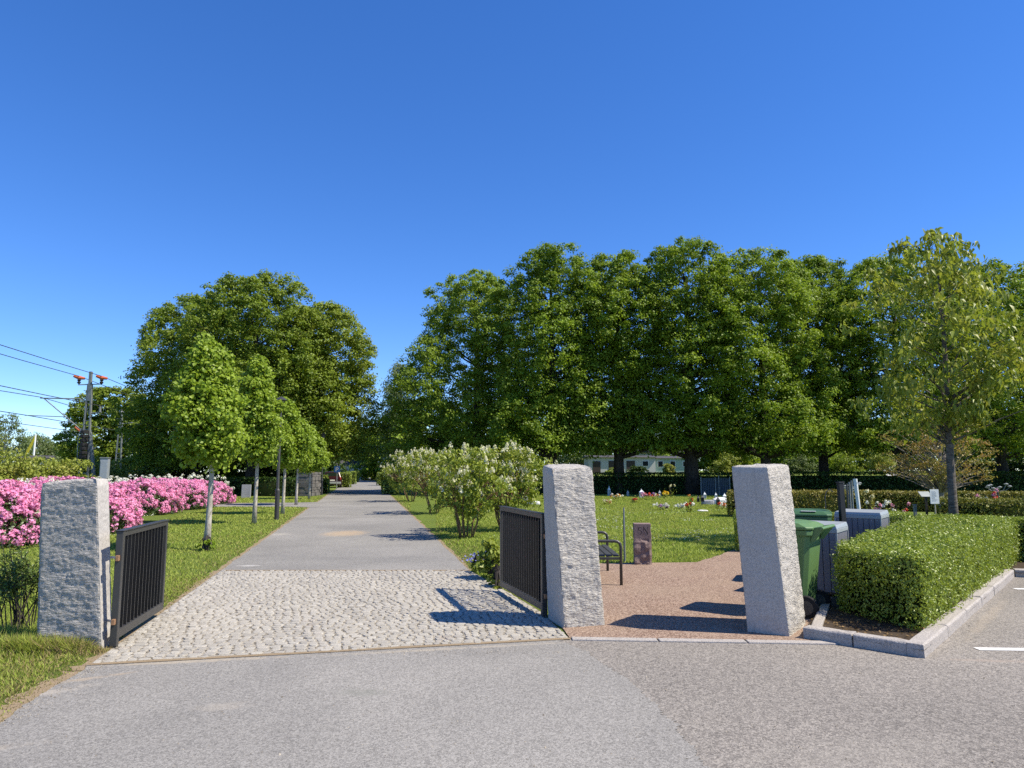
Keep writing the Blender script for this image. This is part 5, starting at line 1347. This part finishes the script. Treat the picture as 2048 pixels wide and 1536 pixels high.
# ------------------------------------------------------------------ railway
def mast(label, px, y, H, zs, right=False):
    x = px_x(px, y); t = thing("railway_mast", label, "railway mast", (x, y, 0), 0, "lattice railway masts")
    mb = MB(); st = M["mast_steel"]
    for s in (-1, 1):
        mb.hexa([(s * .3 - .04, -.08, -.1), (s * .3 + .04, -.08, -.1), (s * .3 + .04, .08, -.1), (s * .3 - .04, .08, -.1)], [(s * .11 - .04, -.07, H * .9), (s * .11 + .04, -.07, H * .9), (s * .11 + .04, .07, H * .9), (s * .11 - .04, .07, H * .9)])
    k = 12
    for i in range(k):
        z = .3 + i * (H * .88 - .3) / k; wv = .3 - .19 * z / (H * .9); mb.box((0, 0, z), (2 * wv - .1, .05, .05))
        if i % 2: mb.tube([(-wv, 0, z), (wv * .93, 0, z + H * .88 / k)], .018, 4)
    mb.box((0, 0, H * .88), (.16, .16, H * .24)); mb.build("lattice", st, t)
    return t, x
t, mx = mast("nearer lattice railway mast with orange insulators on its cross-arm", 174, 45, 7.85, 0)
mb = MB(); mb.tube([(-.75, 0, 7.0), (.75, 0, 7.05)], .035, 6); mb.build("cross_arm", M["mast_steel"], t)
mb = MB(); mb.tube([(0, 0, 5.15), (.85, 0, 5.25)], .035, 6); mb.tube([(.75, 0, 5.25), (.75, 0, 5.6)], .07, 8); mb.build("lower_arm", M["mast_steel"], t)
for s in (-1, 1):
    mb = MB()
    mb.lathe([(.05, 7.05), (.12, 7.15), (.06, 7.22), (.12, 7.3), (.05, 7.38)], 10, c=(s * .72, 0, 0)); ins_ = mb.build("insulator_base", M["rubber"], t)
    mb = MB(); mb.tube([(s * .72 - .3, -.1, 7.56), (s * .72, 0, 7.45), (s * .72 + .3, .1, 7.42)], [.09, .13, .08], 10); mb.build("insulator", M["insulator"], t)
mb = MB(); a0 = Vector((-.1, 0, 5.95)); mb.tube([(-.1, 0, 5.9), (-.6, 0, 6.1), (-3.1, 0, 6.15)], .04, 6); mb.tube([(-.2, 0, 4.0), (-2.9, 0, 6.15)], .035, 6); mb.tube([(-1.4, 0, 4.95), (-4.0, 0, 5.05)], .028, 6); mb.build("cantilever", M["mast_steel"], t)
mb = MB(); mb.tube([(-.3, 0, 3.95), (-.75, 0, 4.3)], .06, 6); mb.build("insulator", M["insulator"], t)
mb = MB(); mb.tube([(.15, .1, 4.0), (.6, .4, -.1)], [.12, .14], 8); mb.build("strut", M["mast_steel"], t)
mb = MB()
for k in range(7): mb.lathe([(.2, 2.3 + k * .26), (.24, 2.33 + k * .26), (.24, 2.5 + k * .26), (.2, 2.52 + k * .26)], 10, c=(.02, -.25, 0))
mb.build("tension_weights", M["rubber"], t)
mb = MB(); mb.tube([(-.2, -.28, 4.2), (-.32, -.3, 3.6), (-.3, -.3, 2.2), (-.16, -.3, 1.9), (-.05, -.28, 2.1)], .022, 6); mb.build("cable_loop", M["galv"], t)
t2, mx2 = mast("farther slim lattice railway mast standing before the round dark tree", 241, 62, 6.55, 0)
mb = MB(); mb.tube([(0, 0, 5.6), (1.0, 0, 5.7)], .04, 6); mb.tube([(.1, 0, 3.8), (1.6, 0, 4.8)], .04, 6); mb.build("cantilever", M["galv"], t2)
mb = MB(); mb.lathe([(.1, 6.5), (.2, 6.58), (.18, 6.8), (.08, 6.9)], 10); mb.build("insulator", M["galv"], t2)
def wire(label, x0, z, sag=.35, r=.021, t0=-45, t1=150):
    mb = MB(); pp = []
    for k in range(27):
        s = t0 + (t1 - t0) * k / 26; ph = ((s % 60) / 60 - .5) * 2
        pp.append((x0 + DR[0] * s, 45 + s, z - sag * (1 - ph * ph)))
    mb.tube(pp, r, 5); tag(mb.build("overhead_wire", M["black_top"]), label, "overhead wire", "overhead railway wires")
wire("overhead wire carried on the right orange insulator, topmost of all", mx + .72, 7.55)
wire("overhead wire carried on the left orange insulator", mx - .72, 7.55)
wire("overhead wire on the small dark insulator of the lower mast arm", mx + .75, 5.65, .3)
wire("upper catenary wire left of the mast at the tip of the cantilever tube", mx - 3.05, 6.2, .5, .022)
wire("lower contact wire left of the mast at the end of the thin steady tube", mx - 3.9, 5.05, .05, .024)
wire("farther contact wire of the second track, lowest at the left picture edge", mx - 8.5, 5.1, .05, .024)
y = 40; t = thing("rail_cabinet", "tall grey metal cabinet beside the railway between the two masts", "cabinet", (px_x(215, y), y, 0), .25)
mb = MB(); mb.box((0, 0, 1.1), (.4, .42, 2.3)); mb.build("body", M["cabinet_grey"], t, bevel=.01); mb = MB(); mb.box((0, 0, 2.27), (.46, .48, .06)); mb.build("roof", M["mast_steel"], t, bevel=.01)
mb = MB(); mb.box((0, -.22, 1.15), (.33, .02, 1.9)); mb.build("door", M["cabinet_grey"], t, bevel=.004)
y = 62; t = thing("rail_vehicle", "orange rail work vehicle with a pale cab half hidden behind leaves", "work vehicle", (px_x(338, y), y, 0), math.radians(8))
mb = MB(); mb.box((-.2, .6, 1.15), (2.3, 1.3, .35)); mb.build("chassis", M["rubber"], t, bevel=.03)
mb = MB(); mb.box((-.55, .6, 1.7), (1.3, 1.2, .7)); mb.box((-.95, .6, 2.3), (.35, .9, .5)); mb.build("engine_body", M["orange_paint"], t, bevel=.05)
mb = MB(); mb.box((.55, .6, 2.05), (.9, 1.2, 1.3)); mb.build("cab", M["white_label"], t, bevel=.05)
mb = MB(); mb.box((.55, -.005, 2.3), (.7, .02, .55)); mb.build("window", M["window_dark"], t)
mb = MB(); mb.tube([(-.9, .5, 2.4), (-.2, .5, 3.2), (.7, .5, 3.0), (1.15, .5, 1.9)], [.12, .11, .1, .08], 6); mb.build("boom", M["orange_paint"], t)
for xx in (-1.0, .6):
    mb = MB(); mb.lathe([(.3, -.1), (.45, -.08), (.45, .08), (.3, .1)], 16, c=(xx, 0, .6), M=Matrix.Rotation(math.pi / 2, 3, "X")); mb.build("wheel", M["rubber"], t)
y = 80; t = thing("flagpole", "white flagpole with a drooping yellow pennant at far left", "flagpole", (px_x(71, y), y, 0), 0)
mb = MB(); mb.tube([(0, 0, -.1), (.08, 0, 5.6)], [.13, .09], 8); mb.build("pole", M["white_label"], t)
mb = MB(); mb.prism([(.06, -.1, 5.45), (.06, -.1, 4.85), (-.6, -.05, 3.5), (-.86, -.05, 3.2), (-.78, -.05, 3.75)], (0, .06, 0)); mb.build("pennant", M["yellow_cloth"], t)
mb = MB(); mb.box((.0, 0, 2.45), (.5, .3, .35)); mb.build("base_box", M["white_label"], t, bevel=.05)

# ------------------------------------------------------------------ houses
def house(label, x, y, z, w, d, h, roof_h, wall, rz=0, doors=(), wins=(), over=.3):
    t = thing("house", label, "house", (x, y, z), rz, "houses far behind the trees")
    mb = MB(); mb.prism([(-w / 2, 0, -.4), (w / 2, 0, -.4), (w / 2, 0, h), (-w / 2, 0, h)], (0, d, 0)); mb.build("wall", M[wall], t)
    mb = MB(); mb.prism([(-w / 2 - over, -over, h + .002), (-w / 2 - over, d / 2, h + roof_h), (-w / 2 - over, d + over, h + .002)], (w + 2 * over, 0, 0)); mb.build("roof", M["roof_dark"], t)
    for cx, ww, hh in doors:
        mb = MB(); mb.box((cx, -.02, hh / 2), (ww, .06, hh)); mb.build("door", M["brown_door"], t, bevel=.01)
    for cx, cz, ww, hh in wins:
        mb = MB(); mb.box((cx, -.02, cz), (ww + .16, .06, hh + .16)); f = mb.build("window", M["white_label"], t)
        mb = MB(); mb.box((cx, -.045, cz), (ww, .03, hh)); mb.build("pane", M["window_dark"], f)
    return t
y = 92; x0 = px_x(1243, y); house("white garage row with brown doors seen under the lime crowns", x0, y, float(zg(x0, y)), 8.6, 5, 2.0, .3, "white_wall", .02, doors=[(-3.3, 1.0, 1.5), (-1.2, 1.1, 1.55), (1.1, 1.1, 1.55)], wins=[(3.0, 1.2, .7, .6)])
y = 93; x0 = px_x(1345, y); house("mint green house with dark windows seen between the lime trunks", x0, y, float(zg(x0, y)), 5.0, 5, 1.9, .35, "mint_wall", 0, wins=[(-1.7, 1.15, .6, .7), (-.1, 1.15, .6, .7), (1.5, 1.15, .5, .6)])
y = 108; x0 = px_x(1330, y); house("pale upper house rising behind the mint green one", x0, y, float(zg(x0, y)), 9, 6, 3.0, .6, "white_wall", 0, wins=[(-2, 2.3, .8, .7), (1.0, 2.3, .8, .7)])
y = 112; house("white gabled house at the far end of the driveway behind the parking sign", px_x(703, y), y, 0, 4.2, 4, 2.3, 1.0, "white_wall", 0, wins=[(.9, 1.5, .7, .6)])
y = 76; house("small white-walled shed behind the brambles right of the flagpole", px_x(86, y), y, 0, 1.6, 1.6, 2.85, .3, "white_wall", .4)
y = 82; house("dark low shelter with a thin roof just left of the flagpole", px_x(62, y), y, 0, 2.4, 2, 3.0, .15, "brown_door", 0)
ps = [(px_x(1762, 66), 66), (px_x(1822, 66), 66), (px_x(1812, 71), 71), (px_x(1768, 71), 71)]
o = mesh_obj("gravel_yard", [(x, y, float(zg(x, y)) + .04) for x, y in ps], [(0, 1, 2, 3)], M["pale_stone"]); tag(o, kind="structure")
# ------------------------------------------------------------------ camera, light, sky
sc = bpy.context.scene
cam = bpy.data.cameras.new("camera"); co = bpy.data.objects.new("camera", cam); C.objects.link(co)
co.location = (0, 0, H_EYE); co.rotation_euler = (math.pi / 2 + PITCH, 0, 0)
cam.sensor_width = 36; cam.lens = F_PX / 2048 * 36; cam.clip_start = .05; cam.clip_end = 2000
sc.camera = co
sun = bpy.data.lights.new("sun", "SUN"); so = bpy.data.objects.new("sun", sun); C.objects.link(so)
sun.energy = 4.2; sun.angle = math.radians(.53); sun.color = (1.0, .915, .77)
so.rotation_euler = SUN_DIR.to_track_quat("Z", "Y").to_euler(); so.location = SUN_DIR * 60
w = bpy.data.worlds.new("World"); sc.world = w; w.use_nodes = True
nt = w.node_tree; bgn = nt.nodes["Background"]
sky = nt.nodes.new("ShaderNodeTexSky"); sky.sky_type = "NISHITA"; sky.sun_disc = False
sky.sun_elevation = math.asin(SUN_DIR.z); sky.sun_rotation = math.atan2(SUN_DIR.x, SUN_DIR.y)
sky.altitude = 0; sky.air_density = .75; sky.dust_density = 0; sky.ozone_density = 6
hs = nt.nodes.new("ShaderNodeHueSaturation"); hs.inputs["Saturation"].default_value = 1.28; hs.inputs["Hue"].default_value = .512
gm = nt.nodes.new("ShaderNodeGamma"); gm.inputs["Gamma"].default_value = .86
nt.links.new(sky.outputs[0], gm.inputs[0]); nt.links.new(gm.outputs[0], hs.inputs["Color"]); nt.links.new(hs.outputs[0], bgn.inputs[0]); bgn.inputs[1].default_value = .15
sc.view_settings.view_transform = "Standard"; sc.view_settings.look = "None"; sc.view_settings.gamma = 1
sc.view_settings.use_curve_mapping = False; sc.view_settings.exposure = 0.88
sc.render.engine = "CYCLES"
sc.cycles.max_bounces = 6; sc.cycles.diffuse_bounces = 3; sc.cycles.glossy_bounces = 2; sc.cycles.transmission_bounces = 4; sc.cycles.sample_clamp_indirect = 6
sc.cycles.use_denoising = False
